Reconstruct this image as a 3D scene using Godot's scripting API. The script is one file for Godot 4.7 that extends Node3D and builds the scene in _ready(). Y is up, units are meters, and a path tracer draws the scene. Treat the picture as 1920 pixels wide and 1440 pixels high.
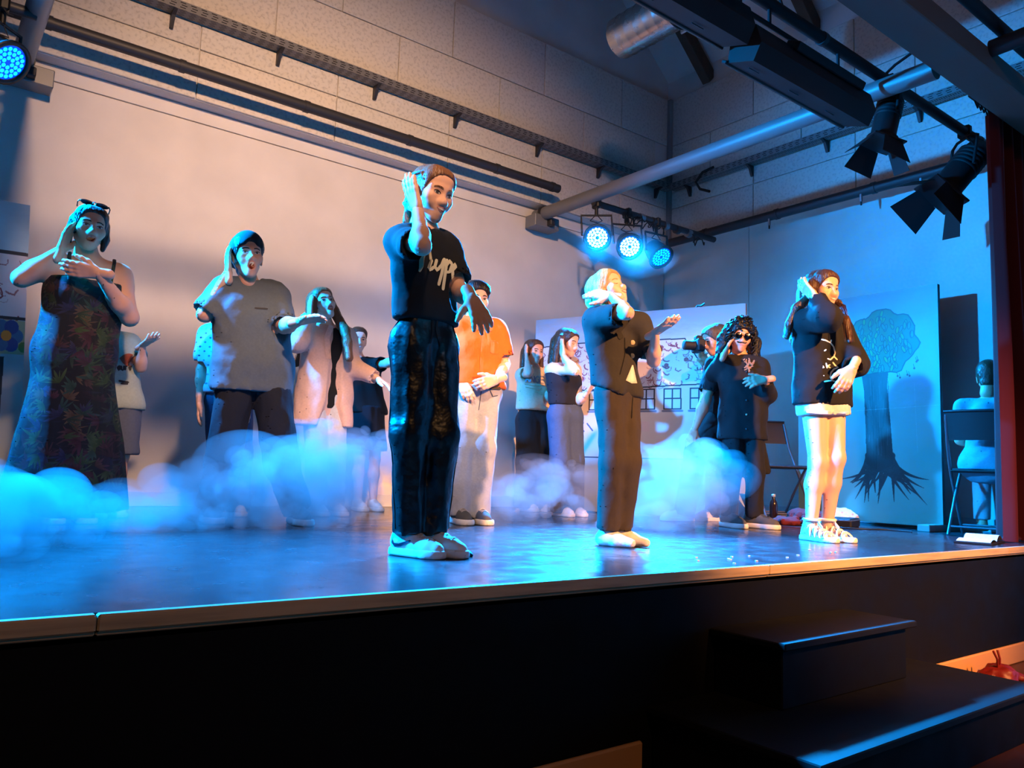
extends Node3D
# A school hall stage: people acting, blue lamps, smoke and painted scenery.

# how each person stands: base on the stage, turn, height, and joints in metres in the person's own axes
const POSE := {
	"dress": {"base": Vector3(0.664, 0.650, -4.457), "turn": -0.1479, "H": 1.60, "f": 8, "hy": Vector3(12.000, 2.000, 3.000),
		"head": Vector3(-0.030, 1.480, 0.020), "neck": Vector3(-0.002, 1.321, 0.000), "pel": Vector3(-0.038, 0.848, 0.000), "elR": Vector3(-0.295, 1.180, 0.060), "wrR": Vector3(-0.143, 1.340, 0.080), "hdR": Vector3(-0.113, 1.465, 0.060), "elL": Vector3(0.193, 1.048, 0.050), "wrL": Vector3(0.030, 1.224, 0.220), "hdL": Vector3(-0.117, 1.232, 0.200), "pnR": Vector3(1.000, 0.100, 0.300), "pnL": Vector3(0.000, 0.500, -1.000)},
	"greenkid": {"base": Vector3(0.907, 0.650, -4.862), "turn": -0.1844, "H": 1.20, "f": 15, "hy": Vector3(20.000, 0.000, 0.000),
		"head": Vector3(-0.101, 1.110, 0.000), "neck": Vector3(-0.074, 1.015, 0.000), "pel": Vector3(0.003, 0.636, 0.000), "elR": Vector3(-0.164, 0.818, 0.000), "wrR": Vector3(-0.158, 0.927, 0.100), "hdR": Vector3(-0.152, 1.016, 0.100), "shL": Vector3(0.046, 0.976, 0.000), "elL": Vector3(0.113, 0.838, 0.060), "wrL": Vector3(0.109, 0.956, 0.140), "hdL": Vector3(0.150, 0.988, 0.200), "pnR": Vector3(0.000, 1.000, 0.000), "pnL": Vector3(0.000, 1.000, 0.200)},
	"greytee": {"base": Vector3(1.545, 0.650, -4.307), "turn": -0.3444, "H": 1.62, "f": 12, "hy": Vector3(14.000, 6.000, -4.000),
		"head": Vector3(-0.132, 1.458, 0.060), "neck": Vector3(-0.106, 1.316, 0.000), "pel": Vector3(-0.056, 0.859, 0.000), "elR": Vector3(-0.329, 1.119, 0.060), "wrR": Vector3(-0.224, 1.353, 0.100), "hdR": Vector3(-0.240, 1.481, 0.060), "elL": Vector3(0.086, 1.089, 0.080), "wrL": Vector3(0.157, 1.082, 0.300), "hdL": Vector3(0.235, 1.099, 0.360), "knR": Vector3(-0.179, 0.315, 0.030), "anR": Vector3(-0.228, 0.012, 0.000), "knL": Vector3(0.126, 0.326, 0.060), "anL": Vector3(0.227, -0.007, 0.050), "pnR": Vector3(1.000, 0.000, -0.200), "pnL": Vector3(0.000, -1.000, 0.200)},
	"dotted": {"base": Vector3(1.592, 0.650, -4.876), "turn": -0.3155, "H": 1.34, "f": 5, "hy": Vector3(0.000, 0.000, 0.000),
		"head": Vector3(-0.077, 1.239, 0.000), "neck": Vector3(-0.076, 1.138, 0.000), "pel": Vector3(-0.045, 0.710, 0.000)},
	"blazer": {"base": Vector3(2.210, 0.650, -4.861), "turn": -0.4267, "H": 1.50, "f": 24, "hy": Vector3(32.000, 10.000, -16.000),
		"head": Vector3(-0.099, 1.388, 0.030), "neck": Vector3(-0.044, 1.234, 0.000), "pel": Vector3(-0.049, 0.795, 0.000), "shR": Vector3(-0.177, 1.163, 0.060), "elR": Vector3(-0.238, 1.096, 0.240), "wrR": Vector3(-0.170, 1.285, 0.140), "hdR": Vector3(-0.179, 1.427, 0.100), "elL": Vector3(0.111, 0.993, -0.020), "wrL": Vector3(0.291, 0.914, 0.080), "hdL": Vector3(0.354, 0.871, 0.120), "pnR": Vector3(1.000, 0.000, -0.300), "pnL": Vector3(0.000, -1.000, 0.100)},
	"blacktee": {"base": Vector3(2.743, 0.650, -5.329), "turn": -0.4754, "H": 1.37, "f": 22, "hy": Vector3(15.000, 0.000, 0.000),
		"head": Vector3(-0.127, 1.267, 0.020), "neck": Vector3(-0.111, 1.132, 0.000), "pel": Vector3(-0.027, 0.726, 0.000), "elL": Vector3(0.096, 1.097, 0.120), "wrL": Vector3(0.155, 1.114, 0.200), "hdL": Vector3(0.199, 1.146, 0.220), "elR": Vector3(-0.185, 0.901, 0.000), "wrR": Vector3(-0.165, 0.699, 0.030), "hdR": Vector3(-0.159, 0.599, 0.030), "pnR": Vector3(1.000, 0.000, 0.000), "pnL": Vector3(0.000, -1.000, 0.000)},
	"hype": {"base": Vector3(1.580, 0.650, -2.609), "turn": -0.5445, "H": 1.55, "f": 38, "hy": Vector3(38.000, -8.000, 4.000),
		"head": Vector3(-0.020, 1.405, 0.020), "neck": Vector3(-0.037, 1.262, 0.000), "pel": Vector3(-0.017, 0.822, 0.000), "shR": Vector3(-0.126, 1.200, 0.070), "elR": Vector3(-0.042, 1.118, 0.300), "wrR": Vector3(-0.067, 1.297, 0.150), "hdR": Vector3(-0.112, 1.426, 0.130), "elL": Vector3(0.116, 1.020, 0.000), "wrL": Vector3(0.148, 0.961, 0.200), "hdL": Vector3(0.202, 0.838, 0.280), "knR": Vector3(-0.057, 0.466, 0.050), "anR": Vector3(-0.047, 0.054, 0.020), "knL": Vector3(0.061, 0.469, -0.010), "anL": Vector3(0.052, 0.059, -0.030), "pnR": Vector3(0.900, 0.200, -0.600), "pnL": Vector3(-0.300, -0.300, -1.000)},
	"orange": {"base": Vector3(2.836, 0.650, -4.047), "turn": -0.6112, "H": 1.57, "f": 18, "hy": Vector3(22.000, -4.000, 0.000),
		"head": Vector3(-0.048, 1.406, 0.020), "neck": Vector3(-0.032, 1.269, 0.000), "pel": Vector3(-0.019, 0.832, 0.000), "elL": Vector3(0.156, 1.010, -0.040), "wrL": Vector3(0.108, 0.891, 0.140), "hdL": Vector3(0.043, 0.865, 0.170), "elR": Vector3(-0.129, 1.003, 0.020), "wrR": Vector3(-0.116, 0.886, 0.100), "hdR": Vector3(-0.087, 0.824, 0.130), "knR": Vector3(-0.092, 0.465, 0.050), "anR": Vector3(-0.094, 0.055, 0.050), "knL": Vector3(0.040, 0.471, 0.030), "anL": Vector3(0.025, 0.040, 0.000), "pnR": Vector3(0.000, 0.000, -1.000), "pnL": Vector3(-0.200, 0.000, -1.000)},
	"angel": {"base": Vector3(4.268, 0.650, -5.229), "turn": -0.6845, "H": 1.47, "f": 34, "hy": Vector3(36.000, 2.000, 4.000),
		"head": Vector3(-0.036, 1.360, 0.020), "neck": Vector3(-0.018, 1.223, 0.000), "pel": Vector3(-0.018, 0.779, 0.000), "shR": Vector3(-0.121, 1.158, 0.040), "elR": Vector3(-0.070, 1.156, 0.220), "wrR": Vector3(-0.088, 1.269, 0.120), "hdR": Vector3(-0.105, 1.378, 0.100), "elL": Vector3(0.097, 0.966, 0.000), "wrL": Vector3(0.120, 1.049, 0.100), "hdL": Vector3(0.135, 1.139, 0.120), "pnR": Vector3(1.000, 0.000, -0.200), "pnL": Vector3(-1.000, 0.000, 0.000)},
	"tube": {"base": Vector3(4.116, 0.650, -4.633), "turn": -0.7263, "H": 1.49, "f": 40, "hy": Vector3(58.000, -6.000, 2.000),
		"head": Vector3(-0.026, 1.356, 0.020), "neck": Vector3(-0.051, 1.208, 0.000), "pel": Vector3(-0.024, 0.790, 0.000), "shR": Vector3(-0.150, 1.139, 0.050), "elR": Vector3(0.042, 1.109, 0.220), "wrR": Vector3(-0.052, 1.242, 0.120), "hdR": Vector3(-0.080, 1.354, 0.100), "elL": Vector3(0.083, 0.903, 0.020), "wrL": Vector3(0.147, 0.972, 0.100), "hdL": Vector3(0.178, 1.020, 0.130), "pnR": Vector3(0.800, 0.000, -0.500), "pnL": Vector3(-0.300, 0.900, 0.000)},
	"blonde": {"base": Vector3(2.693, 0.650, -2.657), "turn": -0.7923, "H": 1.38, "f": 48, "hy": Vector3(56.000, 20.000, -10.000),
		"head": Vector3(-0.069, 1.214, 0.020), "neck": Vector3(-0.080, 1.107, 0.000), "pel": Vector3(-0.015, 0.731, 0.000), "shR": Vector3(-0.129, 1.069, 0.060), "elR": Vector3(0.021, 1.056, 0.280), "wrR": Vector3(-0.052, 1.168, 0.130), "hdR": Vector3(-0.167, 1.195, 0.090), "elL": Vector3(0.155, 0.883, -0.020), "wrL": Vector3(0.152, 0.997, 0.130), "hdL": Vector3(0.222, 1.034, 0.200), "shL": Vector3(0.076, 1.076, -0.050), "knR": Vector3(-0.033, 0.395, 0.070), "anR": Vector3(-0.051, 0.054, 0.030), "knL": Vector3(0.037, 0.398, 0.020), "anL": Vector3(0.019, 0.057, -0.040), "pnR": Vector3(0.100, -0.600, -0.600), "pnL": Vector3(0.000, 1.000, 0.100)},
	"photographer": {"base": Vector3(4.871, 0.650, -3.903), "turn": -0.8953, "H": 1.56, "f": -38, "hy": Vector3(-66.000, -10.000, -6.000),
		"head": Vector3(0.081, 1.400, 0.000), "neck": Vector3(0.143, 1.268, -0.020), "pel": Vector3(0.194, 0.862, -0.050), "shR": Vector3(0.077, 1.186, 0.080), "elR": Vector3(0.008, 0.918, 0.120), "wrR": Vector3(-0.069, 0.695, 0.140), "hdR": Vector3(-0.122, 0.532, 0.150), "elL": Vector3(0.131, 1.048, -0.150), "wrL": Vector3(0.039, 1.225, -0.200), "hdL": Vector3(-0.011, 1.295, -0.200), "knR": Vector3(-0.056, 0.519, 0.100), "anR": Vector3(-0.143, 0.093, 0.080), "knL": Vector3(0.105, 0.510, -0.100), "anL": Vector3(0.088, 0.075, -0.150), "pnR": Vector3(0.000, 0.000, -1.000), "pnL": Vector3(0.000, 0.600, 0.600)},
	"wig": {"base": Vector3(4.656, 0.650, -3.375), "turn": -0.9435, "H": 1.50, "f": 14, "hy": Vector3(14.000, -2.000, 6.000),
		"head": Vector3(-0.033, 1.333, 0.020), "neck": Vector3(-0.018, 1.183, 0.000), "pel": Vector3(-0.013, 0.795, 0.000), "elR": Vector3(-0.217, 1.080, -0.030), "wrR": Vector3(-0.136, 1.202, 0.130), "hdR": Vector3(-0.105, 1.286, 0.080), "elL": Vector3(0.159, 0.925, 0.000), "wrL": Vector3(0.140, 1.015, 0.180), "hdL": Vector3(0.039, 0.996, 0.220), "knR": Vector3(-0.083, 0.383, 0.050), "anR": Vector3(-0.103, 0.069, 0.030), "knL": Vector3(0.066, 0.389, 0.020), "anL": Vector3(0.067, 0.068, -0.020), "pnR": Vector3(1.000, 0.000, -0.300), "pnL": Vector3(-0.200, -0.400, -1.000)},
	"hoodie": {"base": Vector3(4.218, 0.650, -2.524), "turn": -1.0316, "H": 1.60, "f": 40, "hy": Vector3(46.000, 0.000, 2.000),
		"head": Vector3(0.008, 1.456, 0.020), "neck": Vector3(-0.011, 1.316, 0.000), "pel": Vector3(0.006, 0.848, 0.000), "shR": Vector3(-0.114, 1.263, 0.060), "elR": Vector3(0.040, 1.244, 0.260), "wrR": Vector3(-0.033, 1.396, 0.170), "hdR": Vector3(-0.111, 1.487, 0.120), "elL": Vector3(0.186, 1.019, 0.000), "wrL": Vector3(0.162, 0.973, 0.200), "hdL": Vector3(0.117, 0.881, 0.220), "knR": Vector3(-0.025, 0.444, 0.060), "anR": Vector3(-0.059, 0.072, 0.050), "knL": Vector3(0.078, 0.472, 0.020), "anL": Vector3(0.024, 0.079, -0.030), "pnR": Vector3(0.600, 0.500, -0.600), "pnL": Vector3(-0.400, 0.000, -1.000)},
}

# lines of the prints on clothing, in metres
const PRINTS := {
	"hype": [[Vector2(-0.022, 1.155), Vector2(-0.032, 1.114), Vector2(-0.051, 1.070)], [Vector2(-0.049, 1.080), Vector2(-0.032, 1.117), Vector2(-0.013, 1.134), Vector2(-0.006, 1.123), Vector2(-0.015, 1.093), Vector2(-0.009, 1.085), Vector2(0.007, 1.104)], [Vector2(0.014, 1.136), Vector2(0.008, 1.104), Vector2(0.017, 1.090), Vector2(0.034, 1.117), Vector2(0.043, 1.148)], [Vector2(0.044, 1.150), Vector2(0.036, 1.085), Vector2(0.025, 1.034)], [Vector2(0.054, 1.149), Vector2(0.050, 1.095), Vector2(0.043, 1.020)], [Vector2(0.051, 1.118), Vector2(0.065, 1.144), Vector2(0.075, 1.127), Vector2(0.066, 1.096), Vector2(0.051, 1.091)], [Vector2(0.071, 1.096), Vector2(0.089, 1.120), Vector2(0.085, 1.134), Vector2(0.077, 1.108), Vector2(0.080, 1.074), Vector2(0.095, 1.066)]],
	"hoodie": [[Vector2(0.001, 1.150), Vector2(0.027, 1.146), Vector2(0.051, 1.135), Vector2(0.056, 1.154)], [Vector2(0.051, 1.135), Vector2(0.068, 1.112), Vector2(0.075, 1.080), Vector2(0.069, 1.058), Vector2(0.088, 1.039)], [Vector2(0.033, 1.040), Vector2(0.050, 1.036), Vector2(0.069, 1.058)], [Vector2(0.016, 1.082), Vector2(0.028, 1.093)], [Vector2(0.010, 0.995), Vector2(0.014, 0.986), Vector2(0.007, 0.983)], [Vector2(0.026, 1.014), Vector2(0.032, 0.982)], [Vector2(0.049, 1.007), Vector2(0.031, 0.995), Vector2(0.050, 0.988)], [Vector2(0.062, 1.023), Vector2(0.073, 1.007), Vector2(0.090, 0.994), Vector2(0.067, 0.982), Vector2(0.052, 0.960), Vector2(0.048, 0.931), Vector2(0.058, 0.915), Vector2(0.084, 0.907), Vector2(0.104, 0.908)], [Vector2(0.058, 0.915), Vector2(0.037, 0.910), Vector2(0.014, 0.904)], [Vector2(0.096, 0.959), Vector2(0.076, 0.959), Vector2(0.068, 0.944), Vector2(0.077, 0.928)], [Vector2(0.012, 0.941), Vector2(0.015, 0.937)]],
	"angel": [[Vector2(-0.095, 1.085), Vector2(-0.081, 1.145), Vector2(-0.062, 1.086)], [Vector2(-0.089, 1.109), Vector2(-0.070, 1.110)], [Vector2(-0.053, 1.087), Vector2(-0.055, 1.146), Vector2(-0.021, 1.088), Vector2(-0.022, 1.147)], [Vector2(0.020, 1.140), Vector2(0.003, 1.148), Vector2(-0.013, 1.124), Vector2(-0.008, 1.097), Vector2(0.008, 1.089), Vector2(0.021, 1.101), Vector2(0.020, 1.119), Vector2(0.007, 1.118)], [Vector2(0.061, 1.150), Vector2(0.029, 1.149), Vector2(0.030, 1.089), Vector2(0.063, 1.090)], [Vector2(0.029, 1.119), Vector2(0.056, 1.120)]],
	"angel2": [[Vector2(-0.104, 1.071), Vector2(-0.026, 1.060), Vector2(0.055, 1.072)], [Vector2(-0.094, 1.044), Vector2(-0.002, 1.033), Vector2(0.047, 1.049)], [Vector2(-0.015, 1.010), Vector2(0.048, 1.008)], [Vector2(0.017, 0.998), Vector2(0.053, 0.990)]],
	"greenkid": [[Vector2(0.001, 0.837), Vector2(-0.004, 0.827), Vector2(0.001, 0.812), Vector2(0.008, 0.821), Vector2(0.004, 0.836), Vector2(0.001, 0.837)], [Vector2(0.012, 0.839), Vector2(0.015, 0.817), Vector2(0.021, 0.814), Vector2(0.027, 0.822)], [Vector2(0.026, 0.840), Vector2(0.028, 0.815)], [Vector2(0.032, 0.840), Vector2(0.034, 0.815)], [Vector2(0.033, 0.833), Vector2(0.038, 0.840), Vector2(0.044, 0.840)], [Vector2(0.048, 0.856), Vector2(0.059, 0.818), Vector2(0.063, 0.857)], [Vector2(0.006, 0.753), Vector2(0.033, 0.750), Vector2(0.059, 0.749)], [Vector2(0.018, 0.739), Vector2(0.055, 0.740)]],
}

func _ready() -> void:
	# ---- camera
	var cam := Camera3D.new()
	cam.name = "camera"
	cam.fov = 52.24
	cam.near = 0.02
	cam.far = 60.0
	add_child(cam)
	cam.transform = Transform3D(Basis(Vector3(0.791, 0.036, 0.610), Vector3(-0.096, 0.993, 0.066), Vector3(-0.604, -0.111, 0.789)).orthonormalized(), Vector3(0, 0.98, 0))
	cam.current = true

	# ---- surroundings: a closed dark hall, seen only by its lamps
	var env := Environment.new()
	env.background_mode = Environment.BG_COLOR
	env.background_color = Color.BLACK
	env.tonemap_mode = Environment.TONE_MAPPER_LINEAR
	env.tonemap_exposure = EXPOSURE
	env.sdfgi_enabled = true
	env.ssao_enabled = true
	env.ssil_enabled = true
	env.volumetric_fog_enabled = true
	env.volumetric_fog_density = 0.0
	var we := WorldEnvironment.new()
	we.name = "world"
	we.environment = env
	add_child(we)

	# ---- the warm front lights over the audience, and an added fill lamp
	for a in WARM:
		front_lamp(a[0], a[1], a[2], a[3], a[4], a[5], a[6], a[7])

	make_materials()
	room()
	rig()
	boards()
	people()
	mesh_all()
	props()
	smoke()

const EXPOSURE := 1.0
# place, aim, energy, cone, softness, label
const WARM := [
	[Vector3(0.35, 4.4, -0.2), Vector3(2.7, 2.3, -5.8), 50.0, 31.0, 1.0, 0.12, Color(1.0, 0.8, 0.65), "black theatre spotlight high in the hall, aimed at the back wall"],
	[Vector3(2.9, 4.2, 3.0), Vector3(4.0, 0.95, -2.9), 150.0, 18.0, 0.7, 0.08, Color(1.0, 0.68, 0.4), "black theatre spotlight over the hall, aimed at the stage edge"],
	[Vector3(0.4, 4.6, 3.2), Vector3(1.6, 0.4, -2.0), 5.0, 60.0, 1.0, 0.15, Color(1.0, 0.74, 0.48), "unseen weak fill lamp added behind the audience"],  # unseen fill, added to lift the dim fronts with a little warm light
]
const BLUE := Color(0.0, 0.58, 1.0)

func front_lamp(at: Vector3, aim: Vector3, energy: float, cone: float, blend: float, soft: float, tint: Color, label: String) -> void:
	var t := thing("front_spotlight", label, "spotlight", at)
	var b := Basis.looking_at(aim - at)
	var g := Geo.new()
	g.lathe([Vector2(0.02, 0.32), Vector2(0.09, 0.3), Vector2(0.1, 0.28), Vector2(0.1, 0.03), Vector2(0.115, 0.02), Vector2(0.115, 0.0), Vector2(0.1, 0.0), Vector2(0.098, 0.02)], 24, Transform3D(b * Basis(Vector3.RIGHT, PI / 2), Vector3.ZERO))
	obj("housing", g, mat("lamp_black", Color(0.03, 0.03, 0.032), 0.6), t)
	g = Geo.new()
	g.lathe([Vector2(0.0, 0.012), Vector2(0.05, 0.01), Vector2(0.095, 0.004)], 24, Transform3D(b * Basis(Vector3.RIGHT, -PI / 2), Vector3.ZERO))
	var lens := mat("warm_lens", Color(0.9, 0.85, 0.75), 0.3)
	lens.emission_enabled = true
	lens.emission = tint
	lens.emission_energy_multiplier = 3.0
	obj("lamp_lens", g, lens, t)
	g = Geo.new()
	g.sweep([Vector3(-0.13, 0, 0), Vector3(-0.13, 0.2, 0), Vector3(0.13, 0.2, 0), Vector3(0.13, 0, 0)], 0.012, 6)
	g.sweep([Vector3(0, 0.2, 0), Vector3(0, 0.5, 0)], 0.012, 6)
	obj("yoke", g, M.lamp_black, t)
	var l := SpotLight3D.new()
	l.name = "beam"
	l.light_color = tint
	l.light_energy = energy
	l.light_size = soft
	l.spot_angle = cone
	l.spot_angle_attenuation = blend
	l.spot_range = 20.0
	l.spot_attenuation = 2.0
	l.shadow_enabled = true
	t.add_child(l)
	l.transform = Transform3D(b, b * Vector3(0, 0, -0.03))

func make_materials() -> void:
	crease_map = noise_tex(0.006, 11, true, null, 512, FastNoiseLite.TYPE_SIMPLEX_SMOOTH, 10.0)
	cloth_tone = noise_tex(0.02, 12, false, ramp([[0.0, grey(0.92)], [1.0, grey(1.0)]]))
	var m := mat("plaster", Color(0.84, 0.82, 0.8), 0.9)
	m.albedo_texture = noise_tex(0.006, 3, false, ramp([[0.0, grey(0.93)], [1.0, grey(1.0)]]))
	triplanar(m, 0.4, true)
	for q in 3:   # wood-wool boards: pale, with fine flecks
		m = mat("board_%d" % q, [Color(0.8, 0.78, 0.74), Color(0.78, 0.76, 0.73), Color(0.82, 0.79, 0.74)][q], 0.95)
		m.albedo_texture = noise_tex(0.05, 5, false, ramp([[0.0, grey(0.84)], [0.3, grey(0.94)], [0.45, grey(0.98)], [1.0, grey(1.0)]]), 512, FastNoiseLite.TYPE_SIMPLEX, 4.0, 3)
		m.heightmap_enabled = true
		m.heightmap_texture = m.albedo_texture
		m.heightmap_scale = 0.2
		triplanar(m, 0.9, true)
	m = mat("stage_floor", Color(0.2, 0.2, 0.215), 0.3)
	m.albedo_texture = noise_tex(0.015, 8, false, ramp([[0.0, grey(0.75)], [1.0, grey(1.0)]]))
	m.roughness_texture = noise_tex(0.02, 9, false, ramp([[0.0, grey(0.55)], [0.6, grey(0.8)], [1.0, grey(1.0)]]))
	triplanar(m, 0.7, true)
	m = mat("black_board", Color(0.035, 0.035, 0.036), 0.75)
	m.metallic_specular = 0.25
	m.roughness_texture = noise_tex(0.01, 10, false, ramp([[0.0, grey(0.75)], [1.0, grey(1.0)]]))
	triplanar(m, 0.8, true)
	m = mat("step_black", Color(0.08, 0.08, 0.082), 0.6)
	m.metallic_specular = 0.3
	m.albedo_texture = M.stage_floor.albedo_texture
	triplanar(m, 1.2, true)
	m = mat("edge_wood", Color(0.74, 0.63, 0.48), 0.55)
	m.albedo_texture = noise_tex(0.012, 21, false, ramp([[0.0, grey(0.8)], [0.5, grey(0.95)], [1.0, grey(1.0)]]))
	triplanar(m, 1.0, true)
	m.uv1_scale = Vector3(0.4, 6.0, 6.0)
	m = mat("hall_floor", Color(0.33, 0.19, 0.1), 0.45)
	m.albedo_texture = M.edge_wood.albedo_texture
	triplanar(m, 1.0, true)
	m.uv1_scale = Vector3(0.5, 5.0, 5.0)
	mat("pipe_grey", Color(0.46, 0.46, 0.46), 0.45, 0.2)
	mat("pipe_dark", Color(0.2, 0.2, 0.21), 0.5, 0.3)
	mat("pipe_black", Color(0.025, 0.025, 0.028), 0.7)
	mat("steel", Color(0.55, 0.56, 0.58), 0.35, 0.8)
	mat("beam_paint", Color(0.4, 0.38, 0.35), 0.7)
	m = mat("rafter_wood", Color(0.3, 0.24, 0.18), 0.75)
	m.albedo_texture = M.edge_wood.albedo_texture
	triplanar(m, 1.5, true)
	mat("curtain_red", Color(0.36, 0.035, 0.055), 0.9)
	M.curtain_red.rim_enabled = true
	M.curtain_red.rim = 0.3
	# the perforated steel of the cable trays
	var im := Image.create(64, 64, false, Image.FORMAT_RGB8)
	im.fill(grey(0.95))
	for y in 4:
		im.fill_rect(Rect2i(6 + (y % 2) * 8, y * 16 + 5, 34, 6), grey(0.25))
	m = mat("tray_steel", Color(0.5, 0.5, 0.5), 0.5, 0.4)
	m.albedo_texture = ImageTexture.create_from_image(im)
	triplanar(m, 14.0, true)

func room() -> void:
	var wall_m: Material = M.plaster
	# shell
	struct("floor", bx(Vector3(1.6, -0.05, 0.1), Vector3(9.9, 0.1, 12.0)), M.hall_floor)
	struct("wall_left", bx(Vector3(-3.3, 3.0, 0.1), Vector3(0.2, 6.2, 12.0)), mat("hall_paint", Color(0.3, 0.27, 0.25), 0.9))
	struct("wall_rear", bx(Vector3(1.6, 4.9, 6.1), Vector3(9.9, 10.2, 0.2)), M.hall_paint)
	var back := struct("wall_back", bx(Vector3(1.63, 2.6, -5.96), Vector3(9.9, 5.22, 0.2)), wall_m)
	obj("backing", bx(Vector3(1.63, 4.385, -5.79), Vector3(9.7, 1.65, 0.14)), wall_m, back)
	struct("wall_gable", bx(Vector3(1.63, 7.6, -5.86), Vector3(9.9, 5.0, 0.2)), wall_m)
	var right := struct("wall_right", bx(Vector3(6.69, 2.6, 0.1), Vector3(0.2, 5.22, 12.0)), wall_m)
	obj("backing", bx(Vector3(6.54, 4.385, 0.1), Vector3(0.1, 1.65, 12.0)), wall_m, right)
	struct("wall_upper", bx(Vector3(6.6, 5.5, 0.1), Vector3(0.2, 0.7, 12.0)), wall_m)
	# pitched roof lining
	var roof_m := wall_m
	for s in [1.0, -1.0]:
		var e: float = 1.63 + s * 4.9
		struct("ceiling", between(Vector3(e, 5.45, -5.8), Vector3(1.63, 9.9, -5.8), Vector3(1.63, 9.9, 6.1), Vector3(e, 5.45, 6.1)), roof_m)
	# the boards that clad both walls, each a plate of its own with open joints
	var rows := [[4.665, 5.21, 0.0], [4.12, 4.665, 0.5375], [3.935, 4.12, 0.0], [3.56, 3.935, 0.0]]
	var rng := RandomNumberGenerator.new()
	rng.seed = 4
	for r in rows:
		var x: float = 5.703 - r[2] + 1.075
		while x > -3.2:
			var hi := minf(x, 6.43)
			var lo := maxf(x - 1.075, -3.2)
			x -= 1.075
			if hi - lo < 0.05:
				continue
			obj("cladding_board", plate(Vector3(hi - lo - 0.008, r[1] - r[0] - 0.008, 0.02), 0.004), M["board_%d" % rng.randi_range(0, 2)], back, Transform3D(Basis.IDENTITY, Vector3((hi + lo) / 2, (r[0] + r[1]) / 2, -5.71 + rng.randf_range(-0.0015, 0.0015))))
		var z: float = -4.6 - r[2] - 1.075
		while z < -2.0:
			var lo := maxf(z, -5.68)
			var hi := minf(z + 1.075, -1.8)
			z += 1.075
			if hi - lo < 0.05:
				continue
			obj("cladding_board", plate(Vector3(0.02, r[1] - r[0] - 0.008, hi - lo - 0.008), 0.004), M["board_%d" % rng.randi_range(0, 2)], right, Transform3D(Basis.IDENTITY, Vector3(6.482 + rng.randf_range(-0.0015, 0.0015), (r[0] + r[1]) / 2, (hi + lo) / 2)))
	obj("plaster_sheet", plate(Vector3(9.6, 0.105, 0.02), 0.003), wall_m, back, Transform3D(Basis.IDENTITY, Vector3(1.63, 3.505, -5.85)))
	obj("plaster_sheet", plate(Vector3(9.6, 2.79, 0.02), 0.003), wall_m, back, Transform3D(Basis.IDENTITY, Vector3(1.63, 2.05, -5.85)))
	obj("plaster_sheet", plate(Vector3(0.02, 2.9, 1.12), 0.003), wall_m, right, Transform3D(Basis.IDENTITY, Vector3(6.58, 2.105, -5.28)))
	obj("plaster_sheet", plate(Vector3(0.02, 2.9, 2.9), 0.003), wall_m, right, Transform3D(Basis.IDENTITY, Vector3(6.58, 2.105, -3.265)))
	struct("trim_1", bx(Vector3(6.45, 4.36, -5.68), Vector3(0.05, 1.7, 0.05), 0.006), mat("corner_trim", Color(0.5, 0.5, 0.5), 0.6))
	struct("baseboard_right", bx(Vector3(6.562, 0.7, -3.75), Vector3(0.02, 0.1, 3.8), 0.004), mat("skirting_paint", Color(0.72, 0.74, 0.76), 0.6))
	struct("baseboard_back", bx(Vector3(1.65, 0.7, -5.832), Vector3(9.6, 0.1, 0.016), 0.004), M.skirting_paint)
	# stage
	struct("stage_floor", bx(Vector3(1.68, 0.62, -3.865), Vector3(9.8, 0.06, 3.96)), M.stage_floor)
	struct("stage_front", bx(Vector3(1.63, 0.305, -1.9), Vector3(9.7, 0.61, 0.03)), M.black_board)
	var nose := Node3D.new()
	nose.name = "trim_2"
	nose.set_meta("kind", "structure")
	add_child(nose)
	var cuts := [-3.2, 0.35, 2.72, 5.02, 6.47]
	for q in cuts.size() - 1:
		obj("edge_strip", bx(Vector3((cuts[q] + cuts[q + 1]) / 2, 0.6325, -1.868), Vector3(cuts[q + 1] - cuts[q] - 0.002, 0.037, 0.03), 0.004), M.edge_wood, nose)
		obj("edge_molding", bx(Vector3((cuts[q] + cuts[q + 1]) / 2, 0.611, -1.874), Vector3(cuts[q + 1] - cuts[q] - 0.002, 0.012, 0.022), 0.003), M.edge_wood, nose)
	var skirt := Node3D.new()
	skirt.name = "baseboard_front"
	skirt.set_meta("kind", "structure")
	add_child(skirt)
	for q in [[-3.2, 2.03], [3.7, 6.47]]:
		obj("skirting_board", bx(Vector3((q[0] + q[1]) / 2, 0.053, -1.875), Vector3(q[1] - q[0], 0.105, 0.02), 0.006), mat("skirting_wood", Color(0.72, 0.52, 0.32), 0.6), skirt)
	# the two-tread steps
	var st := thing("stage_steps", "black painted wooden steps with two treads leading up to the stage", "steps", Vector3(2.86, 0, -1.88))
	obj("tread", bx(Vector3(-0.01, 0.425, 0.156), Vector3(0.92, 0.024, 0.312), 0.004), M.step_black, st)
	obj("riser", bx(Vector3(-0.01, 0.3115, 0.14), Vector3(0.86, 0.2025, 0.28), 0.004), M.black_board, st)
	obj("tread", bx(Vector3(0.0, 0.198, 0.32), Vector3(1.6, 0.024, 0.64), 0.004), M.step_black, st)
	obj("riser", bx(Vector3(0.0, 0.093, 0.3), Vector3(1.54, 0.186, 0.6), 0.004), M.black_board, st)
	# proscenium beam and the red curtain beside it
	struct("proscenium_beam", bx(Vector3(1.63, 3.5, -1.91), Vector3(9.7, 0.14, 0.22), 0.006), M.beam_paint)
	var cu := thing("stage_curtain", "dark red stage curtain drawn aside at the stage edge", "curtain", Vector3(5.5, 0.655, -2.08))
	var g := Geo.new()
	var path := []
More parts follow.
